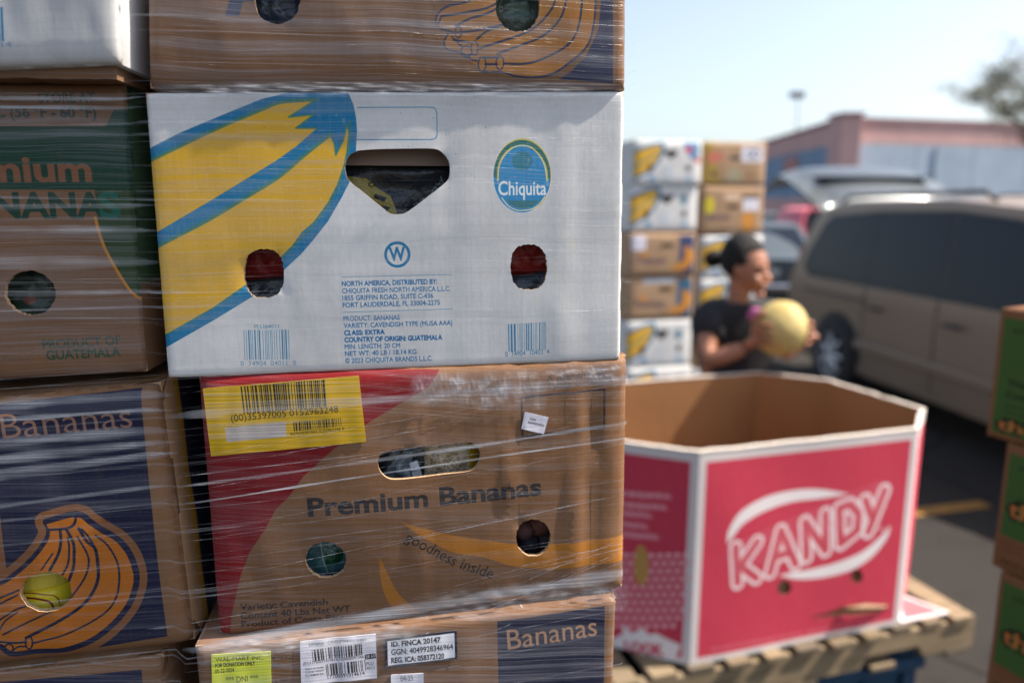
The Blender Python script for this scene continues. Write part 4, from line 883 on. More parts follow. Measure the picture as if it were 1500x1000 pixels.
def draw_front(cv):
    frame(cv, .73)
    W2 = (232, 224, 224); LP = (224, 130, 140)
    cv.poly(crom([(1064, 797), (1067, 775), (1085, 748), (1120, 728), (1160, 718), (1200, 716), (1246, 723)]) + crom([(1246, 723), (1200, 730), (1160, 735), (1120, 748), (1090, 765), (1075, 782), (1064, 797)]), W2)
    cv.poly(crom([(1140, 842), (1170, 848), (1210, 845), (1250, 833), (1280, 812), (1300, 785), (1304, 768)]) + crom([(1304, 768), (1290, 785), (1262, 808), (1225, 824), (1190, 833), (1160, 838), (1140, 842)]), W2)
    letters = {'K': [[(1077, 800), (1080, 853)], [(1109, 792), (1084, 828), (1108, 846)]], 'A': [[(1128, 838), (1144, 776), (1166, 826)], [(1138, 814), (1158, 808)]],
               'N': [[(1182, 816), (1180, 764), (1210, 806), (1210, 752)]], 'D': [[(1232, 796), (1230, 744), (1246, 738), (1258, 752), (1256, 776), (1232, 796)]], 'Y': [[(1268, 732), (1277, 756)], [(1296, 718), (1272, 778)]]}
    for k in letters.values():
        for s_ in k: cv.stroke(s_, 19, W2, False)
    for k in letters.values():
        for s_ in k: cv.stroke(s_, 11, (216, 92, 106), False)
    for k in letters.values():
        for s_ in k: cv.stroke(s_, 5, (188, 66, 82), False)
    for i in range(46):                                           # cross hatching inside the letters
        x = 1074 + i * 4.9; y = 842 - i * 2.1
        cv.stroke([(x - 7, y - 44), (x + 5, y - 2)], 1.1, (222, 160, 168), False, al=.6)
    cv.stroke(oval(1290, 774, 2.6, 2.6, 12), 1, W2, closed=True)
    cv.text('PACKED FOR PERISHABLE PRODUCE   PRODUCE OF USA   PLEASE RECYCLE', (1042, 952), (1310, 906), 4.2, (222, 150, 158), 0.0)
def draw_left(cv):
    frame(cv, wall_plane(7)[1])
    for y, x in ((729, 984), (745, 978), (757, 956), (773, 950), (788, 966)): cv.text('SWEET RIPE MELONS FOR ALL', (900, y - 4), (x, y), 6.5, (236, 180, 186), 0.05)
    for j in range(10):
        for i in range(11):
            x, y = 880 + i * 12.5 + (j % 2) * 6.2, 812 + j * 11.5
            if y < 925 - (x - 900) * 0.1: cv.poly([(x - 5.2, y), (x, y - 4.6), (x + 5.2, y), (x, y + 4.6)], (236, 186, 190), 0.95)
    cv.poly([(890, 938), (912, 928), (914, 914), (926, 926), (943, 918), (950, 928), (962, 926), (975, 934), (998, 944), (992, 958), (985, 972), (960, 966), (920, 960), (890, 950)], (232, 222, 222))
    cv.text('LOOK', (916, 953), (974, 960), 15, RED_, 0.05)
    cv.poly(oval(940, 827, 11, 30, 24, jag=0.06), (186, 140, 74))
HOLE = plain('shaded_fluting', (0.12, 0.07, 0.035, 1), .9, scale=200, bump=.5)  # cut board coloured dark so the holes look shaded
holes_f = [oval(1149, 860, 10.5, 11, 18), oval(1255, 843, 8.5, 10, 18), [(1182, 905), (1210, 898), (1236, 888), (1262, 883), (1298, 886), (1302, 889), (1288, 895), (1250, 900), (1236, 899), (1210, 903)]]
for i in range(8):
    pl, Ln = wall_plane(i); ww = []
    quad = [Vector((0, RIM)), Vector((Ln, RIM)), Vector((Ln, FLOORZ)), Vector((0, FLOORZ))]
    cv = Canvas(pl, *ext(pl, quad), res=1100, base=WH_); cv.a[:] = 1
    (draw_front if i == 0 else draw_left if i == 7 else (lambda c, L_=Ln: frame(c, L_)))(cv)
    m = carton_mat('bin_print', cv.image('bin_print'), (0.6, 0.58, 0.56, 1), 0.0, 0, flute=160, seed=40 + i)
    hs = [[tuple(pl.uv(*p)) for p in h] for h in (holes_f if i == 0 else [])]
    dsp = lambda s, t, i=i: 0.006 * math.sin(math.pi * s) * math.sin(math.pi * min(1, t * 1.0)) * math.sin(i * 2.1) + 0.004 * noise.noise(Vector((s * 2.5, t * 2, i * 3.0))) * min(1, s * 8, (1 - s) * 8)
    nout = pl.n if pl.n.dot(O(i) - (A_ + e1 * .36 + e2 * .39)) > 0 else -pl.n
    pl2 = Plane((0, 0), 0); pl2.o, pl2.u, pl2.n = pl.o, pl.u, nout
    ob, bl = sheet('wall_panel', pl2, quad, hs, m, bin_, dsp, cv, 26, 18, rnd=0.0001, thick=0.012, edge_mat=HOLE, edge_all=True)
    # the inner face of the board
    vs = []; fs = []; n1, n2 = 26, 14
    for a in range(n1 + 1):
        for b in range(n2 + 1):
            s, t = a / n1, b / n2; vs.append(pl2.p(s * Ln, FLOORZ + (RIM - FLOORZ) * t, dsp(s, t) - 0.0122))
    if hs:
        from math import floor
    fs = [(a * (n2 + 1) + b, (a + 1) * (n2 + 1) + b, (a + 1) * (n2 + 1) + b + 1, a * (n2 + 1) + b + 1) for a in range(n1) for b in range(n2)]
    if hs:
        hs = hs[:2]; cc = lambda f: sum((vs[k] for k in f), Vector()) / 4
        fs = [f for f in fs if not any(inside(((cc(f) - pl2.o).dot(pl2.u), cc(f).z), h) for h in hs)]
    mesh_obj('inner_liner', vs, fs, plain('bin_liner', (0.30, 0.14, 0.05, 1), 0.85, var=.12, scale=5, bump=.15), bin_, True)
    # rim: worn top edge of the double-wall board
    rb = MB(); k = 20; vs = []; fs = []
    for a in range(k + 1):
        s = a / k; z = RIM + 0.0015 + 0.003 * noise.noise(Vector((s * 9, i * 4.0, 0))); d_ = dsp(s, 1)
        for off in (0.0012, -0.0132): vs += [pl2.p(s * Ln, z, d_ + off)]
        for off in (-0.0132, 0.0012): vs += [pl2.p(s * Ln, z - 0.005, d_ + off)]
    for a in range(k):
        for c in range(4): fs.append((a * 4 + c, (a + 1) * 4 + c, (a + 1) * 4 + (c + 1) % 4, a * 4 + (c + 1) % 4))
    mesh_obj('rim_edge', vs, fs, plain('bin_rim', (0.66, 0.58, 0.50, 1), 0.85, scale=40), bin_)
# floor of the bin, torn flap of the slit, loose bottom flap lying on the pallet
fl = MB(); fl.add([O(i) + Vector((0, 0, FLOORZ + .004)) for i in range(8)], [tuple(range(8))]); fl.build('bottom_flap', INNER, bin_)
pf, Lf = wall_plane(0)
t0, t1, t2 = pf.uv(1234, 890), pf.uv(1262, 883), pf.uv(1300, 887)
tf = MB(); tf.add([pf.p(t0.x, t0.y, .004), pf.p(t1.x, t1.y, .010), pf.p(t2.x, t2.y, .004), pf.p(t2.x - .03, t2.y + .004, .012), pf.p(t0.x + .03, t0.y + .004, .022)] + [pf.p(t0.x, t0.y + .004, .004), pf.p(t1.x, t1.y + .004, .010), pf.p(t2.x, t2.y + .004, .004), pf.p(t2.x - .03, t2.y + .008, .013), pf.p(t0.x + .03, t0.y + .008, .023)],
   [(4, 3, 2, 1, 0), (5, 6, 7, 8, 9), (0, 1, 6, 5), (1, 2, 7, 6), (2, 3, 8, 7), (3, 4, 9, 8), (4, 0, 5, 9)]); tf.build('torn_flap', INNER, bin_)
f0 = A_ + e1 * .735 + e2 * .0; f1 = A_ + e1 * .86 + e2 * .145; f2 = A_ + e1 * .93 - e2 * .0
def tri_(k, z, dz=.006):
    c = (f0 + f1 + f2) / 3; v = [c + (q - c) * k for q in (f0, f1, f2)]; m_ = MB()
    m_.add([q + Vector((0, 0, z)) for q in v] + [q + Vector((0, 0, z + dz)) for q in v], [(2, 1, 0), (3, 4, 5), (0, 1, 4, 3), (1, 2, 5, 4), (2, 0, 3, 5)]); return m_
tri_(1.0, FLOORZ + .001).build('corner_flap', plain('flap_white', (0.72, 0.68, 0.66, 1), .7), bin_); tri_(.78, FLOORZ + .0072, .0004).build('printed_corner', plain('flap_red', (0.60, 0.12, 0.14, 1), .7), bin_)
recentre(bin_, A_ + e1 * .36 + e2 * .39 + Vector((0, 0, FLOORZ)))

# ---- pallet under the bin
WOOD = [None] * 3
for i in range(3):
    m = M('pallet_wood'); v = m.coords('Object', scale=(3, 40, 40)); nz = m.noise(v, 1.0, 5, 0.6); b0 = [(0.19, 0.145, 0.092), (0.25, 0.19, 0.118), (0.15, 0.12, 0.085)][i]
    WOOD[i] = m.done(m.pr(m.mix(m.ramp(nz, [(0.3, 0.0), (0.7, 1.0)]), tuple(k * .62 for k in b0) + (1,), tuple(min(1, k * 1.15) for k in b0) + (1,)), 0.85, 0, 0.2, m.bump(nz, 0.5, 0.004)))
def local(root, parent_objs): pass
pal = empty('pallet', A_ + e1 * .36 + e2 * .39 + Vector((0, 0, FLOORZ - .135)), YB, 'weathered wooden pallet carrying the red melon bin', 'pallet')
PX0, PX1, PY0, PY1 = -.62, .66, -.408, .50
rnd = random.Random(5); nb_ = 11; wb = (PX1 - PX0) / nb_
for k in range(nb_):                                              # deck boards run away from the camera
    x = PX0 + wb * (k + .5); wd = wb * rnd.uniform(.52, .72)
    MB().box((x, (PY0 + PY1) / 2 + rnd.uniform(-.008, .012), .126 + rnd.uniform(-.001, .001)), (wd, PY1 - PY0 + rnd.uniform(.01, .03), .018)).build('deck_board', WOOD[k % 3], pal, bevel=.002)
for yy in (PY0 + .02, (PY0 + PY1) / 2, PY1 - .02):                 # notched stringers
    out = [(PX0, .117), (PX1, .117), (PX1, .018), (PX1 - .20, .018), (PX1 - .22, .056), (PX1 - .42, .056), (PX1 - .44, .018), (PX0 + .44, .018), (PX0 + .42, .056), (PX0 + .22, .056), (PX0 + .20, .018), (PX0, .018)]
    n = len(out); b = MB(); b.add([(x, yy - .019, z) for x, z in out] + [(x, yy + .019, z) for x, z in out], [tuple(range(n)), tuple(range(2 * n - 1, n - 1, -1))] + [(i, i + n, (i + 1) % n + n, (i + 1) % n) for i in range(n)])
    b.build('stringer', WOOD[1], pal, bevel=.002)
for k in range(5):
    x = PX0 + .06 + (PX1 - PX0 - .12) * k / 4; MB().box((x, (PY0 + PY1) / 2, .009), (.09, PY1 - PY0, .017)).build('bottom_board', WOOD[(k + 1) % 3], pal, bevel=.002)
# ---- blue plastic crate below the pallet
bc = empty('plastic_crate', A_ + e1 * .32 + e2 * .39, YB, 'dark blue plastic bulk crate underneath the wooden pallet', 'crate')
BLP = plain('blue_plastic', (0.004, 0.038, 0.085, 1), .8, scale=10)
hz = FLOORZ - .136
for s_ in (-1, 1):
    MB().box((0, s_ * .35, hz / 2), (1.06, .03, hz)).build('side_wall', BLP, bc, bevel=.006)
    MB().box((s_ * .53, 0, hz / 2), (.03, .67, hz)).build('side_wall', BLP, bc, bevel=.006)
    for k in range(7): MB().box((-.47 + k * .157, s_ * .3725, hz * .45), (.018, .016, hz * .8)).build('rib', BLP, bc, bevel=.002)
    MB().box((0, s_ * .375, hz - .022), (1.08, .022, .04)).build('top_rim', BLP, bc, bevel=.005)
MB().box((0, 0, .03), (1.02, .66, .03)).build('base', BLP, bc)

# ================================================================ green-labelled cartons at the right edge
d_ = ray(1455, 545); o_ = C0 + d_ * 1.38
YC = R(-67)
PG = Plane(o_, YC)
def green_draw(k, zt_, zb_):
    def f(cv):
        G = (60, 90, 42); OR_ = (182, 112, 58); DK = (16, 16, 12)
        Rw = lambda u, v: ((u - cv.u0) * cv.res, (v - cv.v0) * cv.res)
        U0 = PG.uv((1454, 1463, 1457)[k], (545, 735, 900)[k]).x; top = 0.012; bot = (0.012, .068, .060)[k]
        cv.poly([[Rw(U0 + .010, zb_ + bot), Rw(U0 + .33, zb_ + bot), Rw(U0 + .33, zt_ - top - .004), Rw(U0 + .010, zt_ - top - .004)]], G, raw=True)
        def T(s_, u, v, cap, col, bo, lw, out=None):
            v_, E = glyphs(s_, bo); x = v_[:, 0] - v_[:, 0].min(); sc = lw / x.max(); P = np.column_stack([(U0 + u + x * sc - cv.u0), (v + v_[:, 1] / CAPH * cap - cv.v0)]) * cv.res
            cv.edges(P, E, col)
        h = zt_ - zb_
        if k == 0:
            T('The Girl', .030, zb_ + h * .43, .011, DK, .02, .075); T('Cookies', .030, zb_ + h * .34, .011, DK, .02, .072)
            for q in range(3): T('baked with care and packed fresh', .030, zb_ + h * (.27 - .05 * q), .004, DK, 0, .12)
            ty, cp = zb_ + h * .085, .024
        else:
            ty, cp = zb_ + h * .45, .036
            T('NOT FOR RESALE', .018, zb_ + .014, .010, (60, 34, 18), .03, .13)
            for q in range(2): T('KEEP IN A COOL DRY PLACE', .016, zb_ + .040 + .012 * q, .006, (60, 34, 18), 0, .16)
        T('crisp bakes', .030, zt_ - .042, .010, DK, .01, .10)
        for bo, col in ((.14, DK), (.02, OR_)): T('thin', .020 - (.004 if bo > .1 else 0), ty - (.001 if bo > .1 else 0), cp * .8 * (1.05 if bo > .1 else 1), col, bo, .088 + (.008 if bo > .1 else 0))
    return f
zs = [PG.uv(1453, 449).y, PG.uv(1453, 641).y, PG.uv(1462, 832).y]; zs.append(zs[2] - (zs[1] - zs[2])); h_ = zs[1] - zs[2]
labs = ['green-fronted cookie carton on top of the right edge stack, sun on its lid', 'green-fronted cookie carton in the middle of the right edge stack', 'green-fronted cookie carton below the middle one of the right edge stack']
u0 = PG.uv(1455, 545).x
for k in range(3):
    u0 = PG.uv((1454, 1463, 1457)[k], (545, 735, 900)[k]).x; du = 0; zt_, zb_ = zs[k] - (.001 if k else 0), (zs[k + 1] + .001 if k < 2 else zs[2] - h_)
    q = [Vector((u0 + du, zt_)), Vector((u0 + du + .34, zt_)), Vector((u0 + du + .34, zb_)), Vector((u0 + du, zb_))]
    carton(labs[k], PG.off(.001 * k), q, .26, draw=green_draw(k, zt_, zb_), base=(0.20, 0.085, 0.036, 1), basepx=(150, 92, 52), film=0.0, seed=50 + k, amp=.004, group='green-labelled cookie cartons', res=2200, name='cookie_carton', nu=20, nv=14)
zz = zs[2] - h_; k = 3
while zz - h_ > .14:
    q = [Vector((u0, zz)), Vector((u0 + .34, zz)), Vector((u0 + .34, zz - h_)), Vector((u0, zz - h_))]
    carton(('brown carton directly under the three green cookie cartons', 'second brown carton under the green cookie cartons', 'brown carton nearest the ground under the green cookie cartons', 'brown carton at the very bottom of the cookie stack')[min(3, k - 3)], PG, q, .26, base=(0.20, 0.085, 0.036, 1), film=0.0, seed=60 + k, amp=.004, group='brown cartons under the cookie cartons', name='plain_carton', nu=10, nv=8); zz -= h_; k += 1

# ================================================================ the far pallet of banana boxes
FY = 3.95
PF = Plane(atY(1020, 300, FY), R(14))
def fbanana(cv, x0, x1, y0, y1, flag=0):
    """white banana box front in the box's own fractions"""
    X = lambda s: x0 + (x1 - x0) * s; Y = lambda t: y0 + (y1 - y0) * t
    P = lambda L_: [(X(a), Y(b)) for a, b in L_]
    cv.poly(P([(0, .22), (.28, .05), (.42, .02), (.45, .2), (.40, .40), (.25, .72), (.0, .92)]), BLUE); cv.poly(P([(.0, .28), (.28, .12), (.38, .10), (.40, .22), (.36, .38), (.22, .66), (.0, .86)]), (228, 176, 50))
    cv.stroke(P([(.0, .62), (.38, .24)]), 3.0, (150, 150, 120), False)
    cv.poly(P([(.43, .22), (.63, .21), (.64, .28), (.53, .43), (.42, .28)]), (34, 34, 36)); cv.ell(X(.24), Y(.64), (x1 - x0) * .04, (y1 - y0) * .09, (70, 30, 26)); cv.ell(X(.80), Y(.62), (x1 - x0) * .04, (y1 - y0) * .08, (60, 50, 50))
    if flag:
        cv.poly(P([(.72, .03), (.95, .03), (.95, .5), (.84, .42), (.72, .18)]), (96, 150, 190)); cv.ell(X(.80), Y(.2), 6, 5, (214, 70, 110)); cv.poly(P([(.84, .45), (.98, .36), (.98, .5)]), (214, 96, 70))
    else: cv.ell(X(.79), Y(.32), (x1 - x0) * .05, (y1 - y0) * .12, (50, 120, 140))
    for t in range(7): cv.stroke(P([(.40, .60 + t * .05), (.58, .59 + t * .05)]), .8, (110, 160, 196), False)
    cv.rect(P([(.21, .80), (.31, .80), (.31, .92), (.21, .92)]), (110, 160, 196)); cv.rect(P([(.76, .80), (.85, .80), (.85, .92), (.76, .92)]), (150, 186, 210))
def fkraft(cv, x0, x1, y0, y1, v=0):
    X = lambda s: x0 + (x1 - x0) * s; Y = lambda t: y0 + (y1 - y0) * t; P = lambda L_: [(X(a), Y(b)) for a, b in L_]
    if v in (0, 3):
        cv.poly(P([(.74, .05), (.97, .05), (.97, .95), (.74, .95)]), (52, 66, 104) if v == 0 else (46, 92, 120)); cv.poly(crom(P([(.82, .3), (.93, .38), (.96, .6), (.90, .8), (.75, .9), (.62, .8), (.74, .74), (.83, .6), (.82, .3)]))[:-1], (206, 134, 36))
        if v == 0: cv.rect(P([(.02, .06), (.24, .06), (.24, .40), (.02, .40)]), (224, 220, 232))
        else: cv.rect(P([(.22, .04), (.70, .03), (.70, .14), (.22, .15)]), (190, 200, 210))
        cv.poly(P([(.46, .24), (.66, .24), (.66, .34), (.46, .34)]), (58, 46, 36)); cv.text('Premium', (X(.12), Y(.72)), (X(.55), Y(.72)), (y1 - y0) * .17, (66, 56, 84), .03); cv.ell(X(.22), Y(.50), 6, 4, (206, 134, 40))
    elif v == 1:
        cv.poly(P([(.0, .0), (.14, .0), (.2, .5), (.3, .98), (0, .98)]), (176, 144, 70)); cv.rect(P([(.06, .26), (.30, .24), (.30, .46), (.06, .48)]), (206, 120, 100)); cv.poly(P([(.40, .32), (.58, .32), (.58, .42), (.42, .42)]), (50, 50, 60))
        cv.rect(P([(.60, .10), (.95, .10), (.95, .46), (.60, .46)]), (224, 224, 232)); cv.text('GO', (X(.68), Y(.38)), (X(.90), Y(.38)), (y1 - y0) * .22, (120, 120, 140), .03); cv.ell(X(.17), Y(.74), 4, 4, (60, 54, 44)); cv.ell(X(.76), Y(.76), 5, 4, (150, 110, 80)); cv.rect(P([(.38, .62), (.62, .60), (.62, .94), (.38, .96)]), (168, 156, 128))
    else:
        cv.ell(X(.12), Y(.40), 8, 13, (220, 200, 50)); cv.rect(P([(.36, .16), (.60, .16), (.60, .28), (.36, .28)]), (226, 196, 170)); cv.rect(P([(.66, .22), (.92, .22), (.92, .52), (.66, .52)]), (230, 228, 236)); cv.rect(P([(.66, .20), (.92, .20), (.92, .26), (.66, .26)]), (60, 66, 74))
        cv.text('Bananas', (X(.10), Y(.72)), (X(.46), Y(.70)), (y1 - y0) * .14, (70, 62, 90), .03); cv.ell(X(.76), Y(.76), 11, 15, (214, 146, 60)); cv.poly(P([(.40, .40), (.58, .38), (.60, .48), (.42, .48)]), (64, 54, 42))
WB, KB = (0.74, 0.73, 0.71, 1), (0.46, 0.29, 0.165, 1)
FA = [('w1', 205, 270), ('w0', 271, 338.5), ('k0', 342, 404), ('k3', 407, 468), ('w0', 471, 538), ('w0', 540, 606), ('k0', 609, 675), ('w0', 678, 742), ('k3', 745, 806)]
FB_ = [('k1', 207, 271), ('k2', 273, 342), ('w0', 346, 408), ('w0', 410, 470), ('k0', 473, 538), ('w0', 541, 606), ('k3', 609, 675), ('k0', 678, 742), ('w0', 745, 806)]
desc = {'w1': 'white yellow-banana box with a blue and pink sticker, top of the far left column', 'k1': 'brown box with a white logo panel, top of the far column beside the building',
        'k2': 'brown box with a yellow spot and white slip, second in the far right column'}
names_A = ['', 'white yellow-banana box second from the top in the far left column', 'brown navy-end box with a lilac slip, third in the far left column', 'brown teal-end box, fourth in the far left column', 'white yellow-banana box beside the elbow of the woman, fifth in the far left column', 'white box just above the bin rim, sixth in the far left column']
names_B = ['', '', 'white yellow-banana box behind the hair bun, third in the far right column', 'white box behind the shoulder of the woman, fourth in the far right column', 'brown box hidden behind the back of the woman, fifth in the far right column', 'white box low behind the waist of the woman, sixth in the far right column']
for col_, (rows, xa, xb, nm) in enumerate(((FA, 925, 1022.5, names_A), (FB_, 1029.5, 1120, names_B))):
    for r_, (kd, ya, yb) in enumerate(rows):
        jit = random.Random(r_ * 7 + col_).uniform(-2, 2); q = [PF.uv(xa + jit, ya), PF.uv(xb + jit, ya + .8), PF.uv(xb + jit, yb + .8), PF.uv(xa + jit, yb)]
        # keep the box a true box: take widths from the top row's height in metres
        wdt = PF.uv(xb, 300).x - PF.uv(xa, 300).x; uu = PF.uv(xa, 300).x + jit * .0035; zt_ = q[0].y; zb_ = q[3].y
        q = [Vector((uu, zt_)), Vector((uu + wdt, zt_)), Vector((uu + wdt, zb_)), Vector((uu, zb_))]
        def drw(cv, kd=kd, q=q):
            X0, X1, Y0, Y1 = q[0].x, q[1].x, q[0].y, q[3].y
            class Pp:
                def uv(s, x, y): return Vector((X0 + (X1 - X0) * (x / 100.0), Y0 + (Y1 - Y0) * (y / 66.0)))
            keep = cv.pl; cv.pl = Pp(); (fbanana(cv, 0, 100, 0, 66, int(kd[1])) if kd[0] == 'w' else fkraft(cv, 0, 100, 0, 66, int(kd[1]))); cv.pl = keep
        lab = desc.get(kd) or (nm[r_] if r_ < len(nm) and nm[r_] else 'banana box %s in the far %s column, behind the red bin' % (('seventh from the top', 'eighth from the top', 'at the bottom')[r_ - 6], ('left', 'right')[col_]))
        carton(lab, PF.off(random.Random(r_ * 3 + col_).uniform(-.01, .012)), q, .48, draw=drw, base=WB if kd[0] == 'w' else KB, basepx=WHT if kd[0] == 'w' else (168, 126, 92), film=0.12, seed=80 + r_ + col_ * 20, amp=.003, group='banana boxes on the far pallet', res=900, nu=10, nv=8)
# ================================================================ building, lamp, tree
bld = empty('store_building', (0, 0, 0), 0, 'pale blue store building with a pink parapet band behind the parked cars', 'building')
HB = CAMZ + 122 / F * 47.5; CX, CY = 20.25, 47.0
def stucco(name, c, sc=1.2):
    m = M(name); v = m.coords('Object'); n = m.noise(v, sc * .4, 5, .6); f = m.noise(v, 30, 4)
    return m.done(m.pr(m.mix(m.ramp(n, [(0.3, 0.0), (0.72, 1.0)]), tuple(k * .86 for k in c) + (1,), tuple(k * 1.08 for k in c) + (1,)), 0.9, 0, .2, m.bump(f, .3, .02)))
BW, PKM, BW_SHADE = stucco('blue_wall_paint', (0.40, 0.48, 0.57)), stucco('pink_band_paint', (0.64, 0.40, 0.37)), stucco('blue_wall_shaded', (0.24, 0.33, 0.45))  # one blue wall, darkened on the side face to paint in its shade
dR = Vector((math.cos(R(14)), math.sin(R(14)), 0)); dL = Vector((.06, 1, 0)).normalized(); cn = Vector((CX, CY, 0))
def slab(name, a, b, z0, z1, th, mat, out):
    d = (b - a); n = out.normalized(); m_ = MB(); vs = [a + n * .0 + Vector((0, 0, z0)), b + Vector((0, 0, z0)), b + Vector((0, 0, z1)), a + Vector((0, 0, z1))]
    vs = [v + n * 0 for v in vs] + [v - n * th for v in vs]
    m_.add(vs, [(0, 1, 2, 3), (7, 6, 5, 4), (0, 4, 5, 1), (1, 5, 6, 2), (2, 6, 7, 3), (3, 7, 4, 0)]); return m_.build(name, mat, bld)
nR = Vector((dR.y, -dR.x, 0)); nL = Vector((-dL.y, dL.x, 0))
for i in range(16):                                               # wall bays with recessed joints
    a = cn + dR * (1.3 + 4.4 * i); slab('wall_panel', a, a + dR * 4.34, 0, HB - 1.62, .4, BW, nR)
slab('parapet_band', cn + dR * .0, cn + dR * 72, HB - 1.6, HB - .28, .5, PKM, nR); slab('coping', cn + nR * .10 - dR * .1, cn + nR * .10 + dR * 72, HB - .28, HB - .06, .7, stucco('coping_paint', (0.36, 0.20, 0.21)), nR)
MB().box(tuple(cn + dR * .35 + nR * .12 + dL * .5 + Vector((0, 0, (HB + .02) / 2))), (1.25, 1.9, HB + .02), None).build('corner_pier', PKM, bld, bevel=.04)
MB().box(tuple(cn + dR * .35 + nR * .12 + dL * .5 + Vector((0, 0, HB + .08))), (1.5, 2.2, .16), None).build('pier_cap', stucco('cap_paint', (0.32, 0.17, 0.20)), bld, bevel=.03)
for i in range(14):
    a = cn + dL * (1.4 + 4.6 * i); slab('wall_panel', a, a + dL * 4.54, 0, HB - 1.62, .4, BW_SHADE, nL)
slab('parapet_band', cn + dL * 1.4, cn + dL * 68, HB - 1.6, HB - .28, .5, PKM, nL); slab('coping', cn + nL * .10 + dL * 1.4, cn + nL * .10 + dL * 68, HB - .28, HB - .06, .7, stucco('coping_paint', (0.30, 0.17, 0.20)), nL)  # coping darker on this side too, its shade painted in
slab('base_band', cn + dL * 1.4 + nL * .05, cn + dL * 68 + nL * .05, 0, 2.3, .1, PKM, nL)
for a in (8, 26): 
    p = cn + dL * a + nL * .08; slab('shop_sign', p, p + dL * 3.2, 3.6, 5.2, .06, plain('sign_red', (0.30, 0.035, 0.04, 1), .4), nL)
for k in range(8): p = cn + dR * (7 + 8.8 * k) + nR * .09; slab('drain_pipe', p, p + dR * .12, .2, HB - 1.7, .08, plain('pipe_paint', (0.25, 0.32, 0.40, 1), .5), nR)
for k in range(5): p = cn + dR * (4.4 + 13.2 * k) + nR * .06; slab('service_door', p, p + dR * 1.1, 0.02, 2.15, .05, plain('door_paint', (0.16, 0.22, 0.30, 1), .5), nR)
rf = MB(); rf.add([cn + Vector((0, 0, HB - .8)), cn + dR * 72 + Vector((0, 0, HB - .8)), cn + dR * 72 + dL * 68 + Vector((0, 0, HB - .8)), cn + dL * 68 + Vector((0, 0, HB - .8))], [(0, 1, 2, 3)]); rf.build('roof', plain('roof_felt', (.3, .3, .3, 1), .9, scale=1), bld)
recentre(bld, cn)
lp = atY(1168, 172, 126.0); lt = atY(1168, 144, 126.0)
lamp = empty('street_lamp', (lp.x, lp.y, 0), 0, 'tall mast lamp rising behind the roofline of the store building', 'street lamp')
PLM = plain('lamp_grey', (0.50, 0.50, 0.50, 1), .5); DKM = plain('lamp_dark', (0.20, 0.20, 0.19, 1), .5)
MB().tube([(0, 0, 0), (0, 0, .6), (0, 0, .6), (0, 0, lt.z)], [.4, .4, .18, .14], 12).build('pole', PLM, lamp)
MB().tube([(0, 0, lt.z - .1), (-.7, 0, lt.z + .1)], .12, 8).build('arm', PLM, lamp)
MB().box((-.3, 0, lt.z + .5), (2.3, 1.2, 1.0)).build('lamp_head', DKM, lamp, bevel=.06)
# ---- sparse tree at the top right
tr_ = empty('tree', (14.0, 19.5, 0), 0, 'thin-leaved tree reaching in from the right above the van roof', 'tree')
BK_ = plain('bark', (0.11, 0.085, 0.06, 1), .9, bump=.6, scale=12)
rnd = random.Random(21); limbs = MB(); tips = []
def limb(p, d, ln, r_, dep):
    pts = [p]; rs = [r_]; n = 5
    for i in range(n):
        d = (d + Vector((rnd.uniform(-.22, .22), rnd.uniform(-.22, .22), rnd.uniform(-.10, .16)))).normalized(); pts.append(pts[-1] + d * ln / n); rs.append(r_ * (1 - .55 * (i + 1) / n))
    limbs.tube(pts, rs, 7 if dep < 2 else 4, cap=False)
    if dep >= 3: tips.append((pts[2], pts[-1]))
    if dep < 4:
        for k in range(3 if dep else 5):
            a = rnd.uniform(0, 6.28); j = rnd.choice([3, 4, 5]); nd = (d + Vector((math.cos(a), math.sin(a), rnd.uniform(-.15, .5))) * rnd.uniform(.6, 1.0)).normalized(); limb(pts[j], nd, ln * rnd.uniform(.55, .75), rs[j] * .7, dep + 1)
MB().tube([(0, 0, 0), (.05, 0, .8), (.02, .05, 2.0)], [.20, .16, .14], 12).build('trunk', BK_, tr_, True)
limb(Vector((.02, .05, 1.9)), Vector((-.1, 0, 1)), 2.0, .13, 0)
limbs.build('limbs', BK_, tr_, True)
lm = M('olive_leaf'); oi = lm.n('ShaderNodeObjectInfo'); lv = lm.noise(lm.coords('Object'), 2.2, 3); lc = lm.mix(lm.ramp(lv, [(0.35, 0.0), (0.65, 1.0)]), (0.040, 0.045, 0.016, 1), (0.10, 0.092, 0.038, 1))
lb = lm.pr(lc, .6, 0, .4); tl = lm.n('ShaderNodeBsdfTranslucent'); lm.l(lc, tl.inputs[0]); mm = lm.n('ShaderNodeMixShader'); mm.inputs[0].default_value = .3; lm.l(lb.outputs[0], mm.inputs[1]); lm.l(tl.outputs[0], mm.inputs[2]); LEAF = lm.done(mm)
lf = MB(); 
for a, b in tips:
    for _ in range(46):
        c = a.lerp(b, rnd.uniform(0, 1.25)) + Vector((rnd.gauss(0, .12), rnd.gauss(0, .12), rnd.gauss(0, .11))); d = Vector((rnd.uniform(-1, 1), rnd.uniform(-1, 1), rnd.uniform(-.8, .5))).normalized(); s_ = d.orthogonal().normalized() * rnd.uniform(.014, .026); ln = rnd.uniform(.06, .13)
        lf.add([c, c + d * ln * .5 + s_, c + d * ln, c + d * ln * .5 - s_], [(0, 1, 2, 3)])
lv_ = lf.build('foliage', LEAF, tr_); lv_['kind'] = 'stuff'; tr_.scale = (1.45, 1.45, .86)

